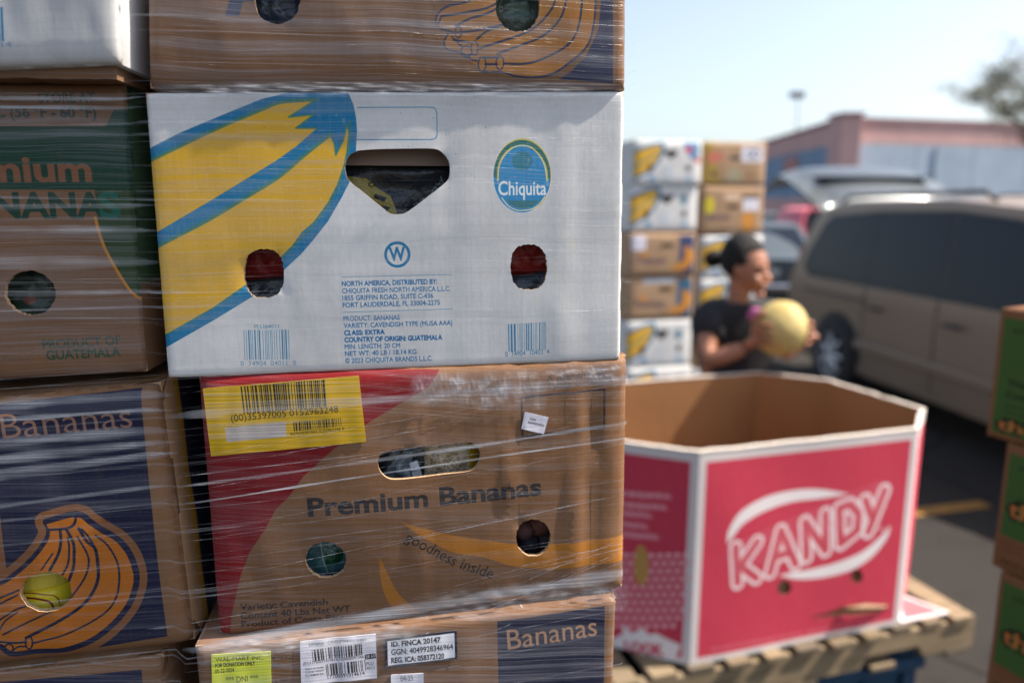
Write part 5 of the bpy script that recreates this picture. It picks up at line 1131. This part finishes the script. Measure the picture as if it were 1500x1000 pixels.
# ================================================================ vehicles
GLS = {}
def glass(name, c, rough=.06): 
    m = M(name); v = m.coords('Object'); return m.done(m.pr(c, .07, 0, .16, m.bump(m.noise(v, 1.6, 2), .06, .05)))
TINT = glass('tinted_glass', (0.012, 0.018, 0.030, 1)); TYRE = plain('tyre_rubber', (0.022, 0.022, 0.023, 1), .85, scale=30, bump=.3); RIMM = plain('alloy_rim', (0.62, 0.62, 0.64, 1), .4, .3); BLK = plain('black_trim', (0.025, 0.025, 0.027, 1), .55); CHR = plain('chrome', (0.75, 0.75, 0.76, 1), .12, 1.0, var=.02); REDL = plain('tail_lens', (0.35, 0.02, 0.015, 1), .2, coat=.5); AMB = plain('amber_lens', (0.5, 0.14, 0.02, 1), .25, coat=.5)
def paint(name, c, metal=.35):
    m = M(name); v = m.coords('Object'); dirt = m.noise(v, 2.5, 5, .65); sx = m.n('ShaderNodeSeparateXYZ'); m.l(m.n('ShaderNodeTexCoord').outputs['Object'], sx.inputs[0])
    low = m.ramp(sx.outputs[2], [(0.25, 1.0), (0.75, 0.0)]); d = m.math('MULTIPLY', m.ramp(dirt, [(0.35, 0.15), (0.7, 1.0)]), m.math('ADD', m.math('MULTIPLY', low, .5), .12))
    return m.done(m.pr(m.mix(d, c, (0.19, 0.15, 0.11, 1)), .45, metal, .5, m.bump(m.noise(v, 3, 2), .03, .05), coat=.3, coat_rough=.2))
def wheel(parent, x, y, r, side, w_=.21):
    """wheel at (x along, y across) of a vehicle built along +X (front) with its left side at +Y"""
    t = MB(); n = 36; prof = [(r * .60, -w_ / 2), (r * .93, -w_ / 2), (r * .99, -w_ * .36), (r, 0), (r * .99, w_ * .36), (r * .93, w_ / 2), (r * .60, w_ / 2)]
    vs = [(x + q[0] * math.cos(2 * math.pi * i / n), y + q[1], r + q[0] * math.sin(2 * math.pi * i / n)) for q in prof for i in range(n)]
    t.add(vs, [(j * n + i, j * n + (i + 1) % n, (j + 1) * n + (i + 1) % n, (j + 1) * n + i) for j in range(len(prof) - 1) for i in range(n)]); wh = t.build('wheel', TYRE, parent, True)
    rm = MB(); ys = y + side * (w_ / 2 - .02)
    rm.tube([(x, ys - side * .10, r), (x, ys - side * .06, r)], r * .60, 28); 
    for k in range(7):
        a = 2 * math.pi * k / 7; c, s_ = math.cos(a), math.sin(a); rm.tube([(x + c * r * .08, ys, r + s_ * r * .08), (x + c * r * .58, ys - side * .008, r + s_ * r * .58)], [r * .075, r * .055], 6)
    rm.tube([(x, ys - side * .02, r), (x, ys + side * .012, r)], r * .14, 16)
    for i in range(28):
        a, b = 2 * math.pi * i / 28, 2 * math.pi * (i + 1) / 28; rm.tube([(x + math.cos(a) * r * .60, ys, r + math.sin(a) * r * .60), (x + math.cos(b) * r * .60, ys, r + math.sin(b) * r * .60)], r * .035, 4, False)
    rm.build('rim', RIMM, wh, True)
def vehicle(name, label, cat, loc, rz, col, outline, arches, glasses, width, tumble, wheels, rr, ends=(), roofk=.03, extra=None, metal=.35, group=None, seams=()):
    """outline: closed side profile (x, z), clockwise; glasses: list of (name, polygon); tumble(z) = inset of the side at height z"""
    root = empty(name, loc, rz, label, cat, group); pm_ = paint(name + '_paint', col, metal); hw = width / 2
    poly = list(outline)
    pts = [Vector(p) for p in poly]; n = len(pts); edges = [(i, (i + 1) % n) for i in range(n)]
    x0 = min(p.x for p in pts); x1 = max(p.x for p in pts); z0 = min(p.y for p in pts); z1 = max(p.y for p in pts)
    gx = [x0 + (x1 - x0) * i / 40 for i in range(1, 40)]; gz = [z0 + (z1 - z0) * i / 16 for i in range(1, 16)]
    for x in gx:
        for z in gz:
            if inside((x, z), poly): pts.append(Vector((x, z)))
    vo, eo, fo, *_ = delaunay_2d_cdt(pts, edges, [], 1, 1e-5); b = MB()
    for s_ in (1, -1):
        vs = [(p.x, s_ * (hw - tumble(p.y)), p.y) for p in vo]; b.add(vs, [tuple(f) if s_ < 0 else tuple(reversed(f)) for f in fo])
    # skin across the width: roof, bonnet, nose, tail, floor
    W = 10; o2 = [(p[0], p[1]) for p in poly]; k = len(o2); vs = []
    for (x, z) in o2:
        y_ = hw - tumble(z)
        for j in range(W + 1):
            t = j / W * 2 - 1; cr = (1 - t * t); vs.append((x + (roofk * 1.6 * cr if x > (x0 + x1) / 2 + .3 * (x1 - x0) else (-roofk * 1.6 * cr if x < x0 + .2 * (x1 - x0) and z < z1 * .97 else 0)), t * y_, z + (roofk * cr if z > z0 + .5 * (z1 - z0) else 0)))
    fs = []
    for i in range(k):
        i2 = (i + 1) % k
        for j in range(W): fs.append((i * (W + 1) + j, i * (W + 1) + j + 1, i2 * (W + 1) + j + 1, i2 * (W + 1) + j))
    b.add(vs, fs); bo = b.build('body', pm_, root)
    bm = bmesh.new(); bm.from_mesh(bo.data); bmesh.ops.remove_doubles(bm, verts=bm.verts, dist=1e-4); bmesh.ops.recalc_face_normals(bm, faces=bm.faces); bm.to_mesh(bo.data); bm.free()
    bv = bo.modifiers.new('bevel', 'BEVEL'); bv.width = .045; bv.segments = 3; bv.limit_method = 'ANGLE'; bv.angle_limit = R(50); bo.data.polygons.foreach_set('use_smooth', [True] * len(bo.data.polygons))
    ws = bo.modifiers.new('wn', 'WEIGHTED_NORMAL'); ws.keep_sharp = False
    for nm, pg in glasses:
        for s_ in (1, -1):
            m_ = MB(); q = [(x, s_ * (hw - tumble(z) + .006), z) for x, z in pg]; q2 = [(x, s_ * (hw - tumble(z) - .012), z) for x, z in pg]; L_ = len(q)
            m_.add(q + q2, [tuple(range(L_)) if s_ < 0 else tuple(range(L_))[::-1], tuple(range(L_, 2 * L_))] + [(i, (i + 1) % L_, L_ + (i + 1) % L_, L_ + i) for i in range(L_)]); m_.build(nm, TINT, root)
    for (xa, za, xb, zb_) in seams:
        for s_ in (1, -1):
            nn_ = 8; m_ = MB(); m_.tube([(xa + (xb - xa) * i / nn_, s_ * (hw - tumble(za + (zb_ - za) * i / nn_) + .001), za + (zb_ - za) * i / nn_) for i in range(nn_ + 1)], .005, 4); m_.build('door_seam', BLK, root)
    for (xw, r_) in wheels:
        for s_ in (1, -1):
            m_ = MB(); a0 = [(xw + (r_ + .055) * math.cos(math.pi * i / 20), r_ + (r_ + .055) * math.sin(math.pi * i / 20)) for i in range(21)]
            m_.add([(x, s_ * (hw - tumble(z) + .007), z) for x, z in a0] + [(xw + (r_ + .055) * math.cos(math.pi * i / 20), s_ * (hw - .2), r_ + (r_ + .055) * math.sin(math.pi * i / 20)) for i in range(21)] , [(i, i + 1, 22 + i, 21 + i) for i in range(20)]); 
            m_.add([(x, s_ * (hw - tumble(z) + .005), z) for x, z in a0] + [(xw, s_ * (hw - tumble(.3) + .005), z0)], [(i, i + 1, 21) for i in range(20)]); m_.build('wheel_arch', BLK, root)
            wheel(root, xw, s_ * (hw - .075), r_, s_)
    if extra: extra(root, hw, tumble, pm_)
    return root
# --- gold minivan with its tailgate up
vx = 3.22; VR = 8.15                                          # its side nearest the bin stands at x = vx, the tail at y = VR
tv = lambda z: .03 + .16 * max(0, z - .95) ** 1.15 + .05 * max(0, .5 - z)
vo_ = [(0, .42), (-.03, .62), (0, .95), (.10, 1.25), (.32, 1.62), (.50, 1.70), (1.0, 1.745), (2.2, 1.76), (3.0, 1.70), (3.35, 1.62), (4.15, 1.14), (4.4, 1.06), (4.95, .95), (5.10, .78), (5.14, .45), (5.05, .24), (.12, .24), (.02, .30)]
vg = [('rear_quarter_window', [(.36, 1.05), (.27, 1.12), (.30, 1.22), (.50, 1.52), (.62, 1.60), (1.38, 1.655), (1.38, 1.05)]), ('sliding_door_window', [(1.41, 1.05), (1.41, 1.657), (2.34, 1.665), (2.34, 1.045)]), ('front_door_window', [(2.38, 1.045), (2.38, 1.66), (2.95, 1.61), (3.28, 1.50), (3.84, 1.12), (3.70, 1.04)])]
def van_extra(root, hw, tmb, pm_):
    # tailgate: curved shell hinged at the back of the roof, swung up
    def gate(k, th): 
        vs = []; n1, n2 = 14, 10
        for lay in (0, 1):
            for i in range(n1 + 1):
                s = i / n1; x = .36 - 1.36 * s; z = 1.72 + .46 * math.sin(s * 1.75) * .9 - .02 * s - (.17 * max(0, s - .7) / .3) ; 
                for j in range(n2 + 1):
                    t = j / n2 * 2 - 1; y = t * (hw - .16 + .05 * math.sin(s * 3)); zz_ = z + .05 * (1 - t * t) - .06 * abs(t) ** 6 - lay * th * (1 - .6 * abs(t) ** 8) * (.4 + .6 * math.sin(math.pi * min(1, s * .9 + .1)))
                    vs.append((x, y, zz_))
        L_ = (n1 + 1) * (n2 + 1); fs = []
        for i in range(n1):
            for j in range(n2): a = i * (n2 + 1) + j; fs += [(a, a + n2 + 1, a + n2 + 2, a + 1), (L_ + a + 1, L_ + a + n2 + 2, L_ + a + n2 + 1, L_ + a)]
            for a in (i * (n2 + 1), i * (n2 + 1) + n2): fs.append((a, a + n2 + 1, L_ + a + n2 + 1, L_ + a))
        for j in range(n2):
            for a in (j, n1 * (n2 + 1) + j): fs.append((a, a + 1, L_ + a + 1, L_ + a))
        return vs, fs
    vs, fs = gate(0, .07); tg = mesh_obj('tailgate', vs, fs, plain('tailgate_paint', (0.075, 0.09, 0.10, 1), .35, .2, coat=.4), root, True)  # gold shell coloured dark blue-grey to paint in the sky it reflects
    MB().box((-.22, 0, 2.005), (.42, hw * 1.3, .012)).build('rear_window', plain('tailgate_glass', (0.06, 0.08, 0.095, 1), .3), tg)
    for s_ in (1, -1):
        MB().tube([(.30, s_ * (hw - .17), 1.50), (-.25, s_ * (hw - .22), 1.98)], .011, 8).build('gas_strut', BLK, root)
        MB().add([(-.012, s_ * (hw - .045), .98), (.16, s_ * (hw - .068), 1.30), (.05, s_ * (hw + .004 - tmb(1.0)), 1.0), (.20, s_ * (hw + .006 - tmb(1.3)), 1.32), (-.02, s_ * (hw - .04), .74), (.04, s_ * (hw + .004 - tmb(.74)), .74)], [(0, 1, 3, 2), (4, 0, 2, 5)]).build('tail_light', REDL, root)
        for xh in (1.52, 2.50): 
            h = MB(); h.tube([(xh, s_ * (hw + .012), .86), (xh + .03, s_ * (hw + .030), .865), (xh + .15, s_ * (hw + .030), .865), (xh + .18, s_ * (hw + .012), .86)], .014, 8); h.build('door_handle', BLK, root, True)
        q_ = [(x, z) for x, z in ((.40, 1.03), (.25, 1.11), (.28, 1.23), (.49, 1.54), (.60, 1.62), (1.4, 1.67), (2.36, 1.68), (2.97, 1.63), (3.30, 1.51), (3.88, 1.11), (3.72, 1.02))]
        zz_ = [(1.03, 0), (1.16, 0), (1.3, 0), (1.45, 0), (1.6, 0)]; MB().add([(x, s_ * (hw - tmb(z) + .0035), z) for x, z in q_], [tuple(range(len(q_)))]).build('window_surround', BLK, root)
        MB().tube([(.35, s_ * (hw - .005), .905), (1.44, s_ * (hw + .0), .905)], .008, 6).build('slide_rail', BLK, root)
        MB().box((2.5, s_ * (hw + .0), .52), (2.3, .03, .075)).build('side_moulding', pm_, root, bevel=.01)
        rr_ = MB(); rr_.tube([(.62, s_ * (hw - .22), 1.75), (.72, s_ * (hw - .22), 1.80), (2.5, s_ * (hw - .22), 1.815), (2.62, s_ * (hw - .22), 1.755)], .018, 8); rr_.build('roof_rail', BLK, root, True)
        MB().ell((3.55, s_ * (hw + .16), 1.02), (.07, .11, .08)).build('side_mirror', pm_, root, True)
        MB().add([(4.80, s_ * (hw - .02), .74), (5.08, s_ * (hw - .12), .70), (5.02, s_ * (hw - .10), .88), (4.75, s_ * (hw - .02), .90)], [(0, 1, 2, 3)]).build('headlight', CHR, root)
    MB().box((-.03, 0, .50), (.20, hw * 2 - .08, .24)).build('rear_bumper', pm_, root, bevel=.05)
    MB().add([(3.42, -hw + .24, 1.60), (3.42, hw - .24, 1.60), (4.14, hw - .12, 1.16), (4.14, -hw + .12, 1.16)], [(0, 1, 2, 3)]).build('windscreen', TINT, root)
    # solid black block stands in for the shade inside the open tail
    MB().box((.16, 0, 1.18), (.30, hw * 1.62, .80)).build('dark_opening_block', BLK, root)
    MB().box((-.06, 0, .58), (.012, .34, .12)).build('number_plate', plain('plate', (.5, .5, .48, 1), .4), root)
van = vehicle('minivan', 'gold minivan with tinted windows and its tailgate raised', 'van', (3.98, 8.18, 0), R(-83), (0.25, 0.18, 0.13, 1), vo_, None, vg, 1.98, tv, [(1.0, .35), (4.12, .35)], None, extra=van_extra,
              seams=[(1.395, .40, 1.395, 1.05), (2.36, .32, 2.36, 1.05), (3.62, .34, 3.62, .98)])
van.scale = (1.0, 1.0, 1.045)
# --- dark slate car behind the woman, tail towards the camera
ts = lambda z: .03 + .26 * max(0, z - .9) ** 1.1
so = [(0, .40), (-.02, .68), (.02, .98), (.42, 1.04), (1.15, 1.44), (1.6, 1.50), (2.5, 1.49), (3.1, 1.36), (3.7, 1.02), (4.4, .92), (4.72, .74), (4.76, .42), (4.6, .24), (.2, .24), (.06, .30)]
sg = [('side_window', [(.95, 1.02), (1.35, 1.40), (2.05, 1.43), (2.05, 1.02)]), ('side_window', [(2.12, 1.02), (2.12, 1.43), (2.7, 1.38), (3.35, 1.03)])]
def car_extra(root, hw, tmb, pm_):
    MB().add([(.46, -hw + .15, 1.085), (.46, hw - .15, 1.085), (1.10, hw - .25, 1.45), (1.10, -hw + .25, 1.45)], [(0, 1, 2, 3)]).build('rear_window', TINT, root)
    MB().add([(3.12, -hw + .25, 1.40), (3.12, hw - .25, 1.40), (3.66, hw - .16, 1.08), (3.66, -hw + .16, 1.08)], [(0, 1, 2, 3)]).build('windscreen', TINT, root)
    MB().tube([(-.08, -hw + .06, .60), (-.12, -hw * .5, .60), (-.13, 0, .60), (-.12, hw * .5, .60), (-.08, hw - .06, .60)], .055, 10).build('bumper', CHR, root, True)
    for s_ in (1, -1):
        MB().box((-.015, s_ * (hw - .20), .84), (.05, .30, .13)).build('tail_light', REDL, root, bevel=.02)
        MB().tube([(1.55, s_ * (hw + .01), .86), (1.72, s_ * (hw + .01), .86)], .014, 8).build('door_handle', CHR, root)
        MB().ell((3.25, s_ * (hw + .08), 1.02), (.08, .10, .07)).build('side_mirror', pm_, root, True)
        MB().ell((.10, s_ * (hw - .12), .995), (.05, .03, .02)).build('glint_bead', CHR, root, True)  # small chrome beads added only to throw sun glints
    MB().box((-.045, 0, .80), (.02, .42, .13)).build('number_plate', plain('plate', (.5, .5, .48, 1), .4), root)
vehicle('parked_car', 'dark slate car with a chrome bumper between the woman and the minivan', 'car', (3.75, 11.0, 0), R(82), (0.05, 0.07, 0.085, 1), so, None, sg, 1.82, ts, [(1.0, .32), (3.75, .32)], None, extra=car_extra, metal=.2)
# --- red pickup-like car far behind, and two more cars in the lot
tc_ = lambda z: .03 + .20 * max(0, z - .95)
po = [(0, .50), (0, .95), (.04, 1.06), (1.75, 1.08), (1.85, 1.62), (2.2, 1.70), (3.0, 1.68), (3.65, 1.16), (4.7, 1.04), (4.95, .88), (4.98, .48), (4.8, .34), (.2, .34)]
pg_ = [('side_window', [(1.98, 1.12), (2.02, 1.56), (2.9, 1.57), (3.35, 1.14)])]
def pick_extra(root, hw, tmb, pm_):
    MB().box((.88, 0, 1.075), (1.55, hw * 1.7, .03)).build('bed_floor', BLK, root)
    MB().add([(3.08, -hw + .22, 1.62), (3.08, hw - .22, 1.62), (3.64, hw - .14, 1.20), (3.64, -hw + .14, 1.20)], [(0, 1, 2, 3)]).build('windscreen', TINT, root)
    MB().box((-.05, 0, .58), (.14, hw * 1.9, .18)).build('bumper', CHR, root, bevel=.03)
    for s_ in (1, -1): MB().ell((3.2, s_ * (hw + .1), 1.15), (.07, .11, .09)).build('side_mirror', CHR, root, True)
su = [(0, .45), (-.02, .70), (0, 1.02), (.10, 1.30), (.22, 1.62), (.45, 1.70), (2.6, 1.72), (3.0, 1.62), (3.55, 1.14), (4.5, 1.04), (4.68, .84), (4.70, .48), (4.55, .32), (.2, .32)]
sg2 = [('side_window', [(.16, 1.06), (.26, 1.50), (.40, 1.62), (1.35, 1.62), (1.35, 1.04)]), ('side_window', [(1.42, 1.10), (1.42, 1.60), (2.5, 1.60), (2.9, 1.50), (3.25, 1.12)])]
vehicle('parked_suv', 'pinkish red SUV seen between the dark car and the minivan', 'car', (8.75, 24.0, 0), R(8), (0.66, 0.10, 0.14, 1), su, None, sg2, 1.9, tc_, [(.95, .36), (3.7, .36)], None, extra=lambda root, hw, tmb, pm_: car_extra(root, hw, tmb, pm_), metal=.0)
vehicle('parked_car', 'grey car far off in front of the shaded blue wall', 'car', (7.6, 29, 0), R(12), (0.16, 0.17, 0.19, 1), so, None, sg, 1.82, ts, [(1.0, .32), (3.75, .32)], None, extra=car_extra, metal=.3)
vehicle('parked_car', 'white car far off near the building corner', 'car', (13.2, 31, 0), R(-8), (0.62, 0.62, 0.62, 1), so, None, sg, 1.82, ts, [(1.0, .32), (3.75, .32)], None, extra=car_extra, metal=.0)

# ================================================================ the woman with a melon
def skin_body(name, joints, links, mat, parent=None, levels=2, root_i=0):
    me = bpy.data.meshes.new(name); me.from_pydata([tuple(j[0]) for j in joints], links, []); o = bpy.data.objects.new(name, me); COL.objects.link(o)
    sk = o.modifiers.new('skin', 'SKIN'); sk.use_smooth_shade = True
    for i, j in enumerate(joints):
        v = me.skin_vertices[0].data[i]; r_ = j[1]; v.radius = (r_, r_) if not isinstance(r_, tuple) else r_; v.use_root = (i == root_i)
    sb = o.modifiers.new('sub', 'SUBSURF'); sb.levels = levels; sb.render_levels = levels; me.materials.append(mat)
    if parent: o.parent = parent
    return o
sm = M('skin'); sn = sm.noise(sm.coords('Object'), 14, 4); SKIN = sm.done(sm.pr(sm.mix(sn, (0.30, 0.125, 0.07, 1), (0.40, 0.18, 0.105, 1)), .48, 0, .4, sm.bump(sm.noise(sm.coords('Object'), 220, 3), .15, .001)))
SHIRT = plain('black_cotton', (0.016, 0.016, 0.018, 1), .9, scale=12, bump=.5, var=.3); HAIR = plain('black_hair', (0.010, 0.008, 0.007, 1), .65, spec=.25, scale=60, bump=.5, var=.4); JEAN = plain('dark_denim', (0.03, 0.045, 0.08, 1), .9, scale=20)
PY = 3.03
def Wp(x, y, dy=0.0): return atY(x, y, PY + dy)
per = empty('person', (0, 0, 0), 0, 'woman in a black t-shirt with a dark hair bun lifting a large yellow melon', 'person')
hd = Wp(1092, 391); neck = Wp(1078, 446, .01); chest = Wp(1072, 492, .03); waist = Wp(1072, 575, .06); pel = Vector((waist.x, waist.y, 1.0 - .03))
shR = Wp(1036, 468, -.02); shL = Wp(1134, 464, .10); elR = Wp(1036, 530, -.12); wrR = Wp(1094, 508, -.17); elL = Wp(1150, 520, .0); wrL = Wp(1176, 497, -.10)
J = [(pel, (.15, .105)), (waist, (.125, .09)), (chest, (.160, .110)), (neck + Vector((0, 0, -.01)), .048), (Wp(1083, 425, 0), .045), (hd + Vector((-.005, 0, .0)), (.070, .084)), (hd + Vector((0, .0, .055)), (.058, .07)),
     (shR, .050), (elR, .047), (wrR, .030), (shL, .050), (elL, .040), (wrL, .027),
     (pel + Vector((-.09, 0, -.06)), .085), (pel + Vector((-.10, -.01, -.48)), .058), (pel + Vector((-.10, .03, -.87)), .04), (pel + Vector((-.10, -.08, -.92)), .035),
     (pel + Vector((.09, 0, -.06)), .085), (pel + Vector((.10, -.01, -.48)), .058), (pel + Vector((.10, .03, -.87)), .04), (pel + Vector((.10, -.08, -.92)), .035)]
LK = [(0, 1), (1, 2), (2, 3), (3, 4), (4, 5), (5, 6), (2, 7), (7, 8), (8, 9), (2, 10), (10, 11), (11, 12), (0, 13), (13, 14), (14, 15), (15, 16), (0, 17), (17, 18), (18, 19), (19, 20)]
skin_body('body', J, LK, SKIN, per)
def grow(i, k): 
    r_ = J[i][1]; return (J[i][0], (r_[0] + k, r_[1] + k) if isinstance(r_, tuple) else r_ + k)
uR_ = shR.lerp(elR, .55); uL_ = shL.lerp(elL, .55)
skin_body('t_shirt', [grow(0, .012), grow(1, .014), (chest + Vector((0, 0, .02)), (.205, .145)), (neck + Vector((0, 0, .012)), .080), (shR, .088), (uR_, .080), (shL, .084), (uL_, .076)], [(0, 1), (1, 2), (2, 3), (2, 4), (4, 5), (2, 6), (6, 7)], SHIRT, per)
skin_body('trousers', [(pel + Vector((0, 0, .02)), (.158, .115)), grow(13, .015), grow(14, .018), grow(15, .02), grow(17, .015), grow(18, .018), grow(19, .02)], [(0, 1), (1, 2), (2, 3), (0, 4), (4, 5), (5, 6)], JEAN, per)
# face turned to the right and a little towards the camera
fdir = Vector((.70, -.70, -.20)).normalized(); sdir = Vector((fdir.y, -fdir.x, 0)).normalized(); 
def fp(a, s, z): return hd + (fdir * a + sdir * s + Vector((0, 0, z))) * 1.0
HS = 1.0; FM = Matrix((( fdir.x, sdir.x, 0), (fdir.y, sdir.y, 0), (fdir.z, 0, 1))) * HS
hb = MB(); hb.ell(hd + Vector((0, 0, .005)), (.094, .076, .118), 28, 20, lambda d: 1 - (.16 * max(0, -d.z - .1) * (1 - max(0, d.x) * .8)) + (.03 * max(0, d.x) if -.9 < d.z < -.5 else 0), FM)
hb.ell(fp(.087, 0, -.014), (.016, .011, .020), 12, 8, None, FM); hb.ell(fp(.090, 0, -.048), (.008, .022, .006), 12, 8, None, FM); hb.ell(fp(.084, 0, -.060), (.009, .018, .006), 12, 8, None, FM); hb.ell(fp(.066, 0, -.090), (.024, .024, .018), 12, 8, None, FM)
for s_ in (-1, 1): hb.ell(fp(.0, s_ * .077, -.005), (.018, .008, .030), 12, 8, None, FM); hb.ell(fp(.070, s_ * .040, -.030), (.026, .026, .026), 12, 8, None, FM); hb.ell(fp(.078, s_ * .030, .026), (.016, .024, .008), 12, 8, None, FM)
hb.build('head', SKIN, per, True)
EYE = plain('eye', (0.03, 0.02, 0.015, 1), .2)
for s_ in (-1, 1):
    MB().ell(fp(.083, s_ * .031, .010), (.010, .015, .008), 12, 8, None, FM).build('eye', EYE, per, True)
    MB().ell(fp(.092, s_ * .032, .030), (.006, .020, .004), 12, 6, None, FM).build('eyebrow', HAIR, per, True)
ha = MB(); ss_ = lambda a, b, x: (lambda t: t * t * (3 - 2 * t))(min(1, max(0, (x - a) / (b - a))))
ha.ell(hd + Vector((0, 0, .016)) - fdir * .006, (.104, .088, .120), 40, 28, lambda d: (1.0 + .03 * noise.noise(Vector((d.x * 2, d.y * 14, d.z * 3))) - .34 * ss_(.24, .52, d.x - .22 * abs(d.y)) * ss_(.66, .42, d.z) - .30 * ss_(-.35, -.8, d.z) - .16 * ss_(.0, .3, d.x) * ss_(.25, -.1, d.z)), FM)
ha.build('hair', HAIR, per, True)
hb2 = MB(); hb2.ell(hd - fdir * .150 + Vector((0, 0, -.004)), (.040, .040, .038), 18, 12, lambda d: 1 + .08 * noise.noise(d * 4)); hb2.build('hair_bun', HAIR, per, True)
mel_c = atY(1143, 481, PY - .17); mr = (atY(1183, 481, PY - .17) - mel_c).length
def hand(wr, target, up, side, tips_, thumb):
    """palm from the wrist towards the melon with five separate fingers closed round it"""
    pm1 = wr.lerp(target, .45); j = [(wr, .024), (pm1, (.036, .022)), (target, (.036, .016))]; skin_body('hand', j, [(0, 1), (1, 2)], SKIN, per, 1)
    for k, (a, b, c) in enumerate(tips_): skin_body('finger', [(pm1.lerp(target, .7) + side * (.024 * (k - 1.5) * .6), .0095), (a, .009), (b, .0085), (c, .007)], [(0, 1), (1, 2), (2, 3)], SKIN, per, 1)
    skin_body('thumb', [(pm1, .012), (thumb[0], .011), (thumb[1], .009)], [(0, 1), (1, 2)], SKIN, per, 1)
def on(th, ph, k=1.04): return mel_c + Vector((math.cos(th) * math.cos(ph), math.sin(th) * math.cos(ph), math.sin(ph))) * mr * k
def fing(th0, th1, ph): return [(on(th0 + (th1 - th0) * .35, p, 1.07), on(th0 + (th1 - th0) * .7, p, 1.06), on(th1, p, 1.05)) for p in ph]
hand(wrR, on(R(205), R(-14), 1.14), None, Vector((0, 0, -1)), fing(R(200), R(238), [R(14), R(1), R(-12), R(-25)]), (on(R(195), R(26), 1.12), on(R(215), R(38), 1.06)))
hand(wrL, on(R(-12), R(-12), 1.16), None, Vector((0, 0, -1)), fing(R(-8), R(-44), [R(16), R(2), R(-12), R(-26)]), (on(R(-70), R(-62), 1.10), on(R(-84), R(-50), 1.08)))
wb_ = MB(); wb_.ell(Wp(1106, 461, -.14), (.030, .010, .030), 14, 10, lambda d: 1 + .15 * noise.noise(d * 3)); wb_.build('pink_badge', plain('pink_cloth', (0.42, 0.10, 0.26, 1), .7), per, True)
recentre(per, Vector((pel.x, pel.y, 0)))
mlm = M('melon_rind'); mv = mlm.coords('Object'); mc = mlm.mix(mlm.ramp(mlm.noise(mv, 7, 5, .6), [(0.3, 0.0), (0.7, 1.0)]), (0.44, 0.31, 0.09, 1), (0.60, 0.48, 0.20, 1)); mc = mlm.mix(mlm.ramp(mlm.noise(mv, 26, 5, .7), [(0.55, 0.0), (0.72, .7)]), mc, (0.34, 0.25, 0.11, 1)); MEL = mlm.done(mlm.pr(mc, .65, 0, .3, mlm.bump(mlm.noise(mv, 40, 5), .6, .006)))
mo = MB(); mo.ell((0, 0, 0), (mr, mr * .98, mr * 1.02), 36, 24, lambda d: 1 + .035 * noise.noise(d * 1.6)); mo.ell((mr * .35, -mr * .5, mr * .74), (.010, .010, .006), 10, 6); o = mo.build('melon', MEL, None, True); o.location = mel_c; tag(o, 'large round pale yellow melon held between the hands of the woman', 'melon')

# ---------------------------------------------------------------- tidy
bpy.data.objects.remove(_fo, do_unlink=True)
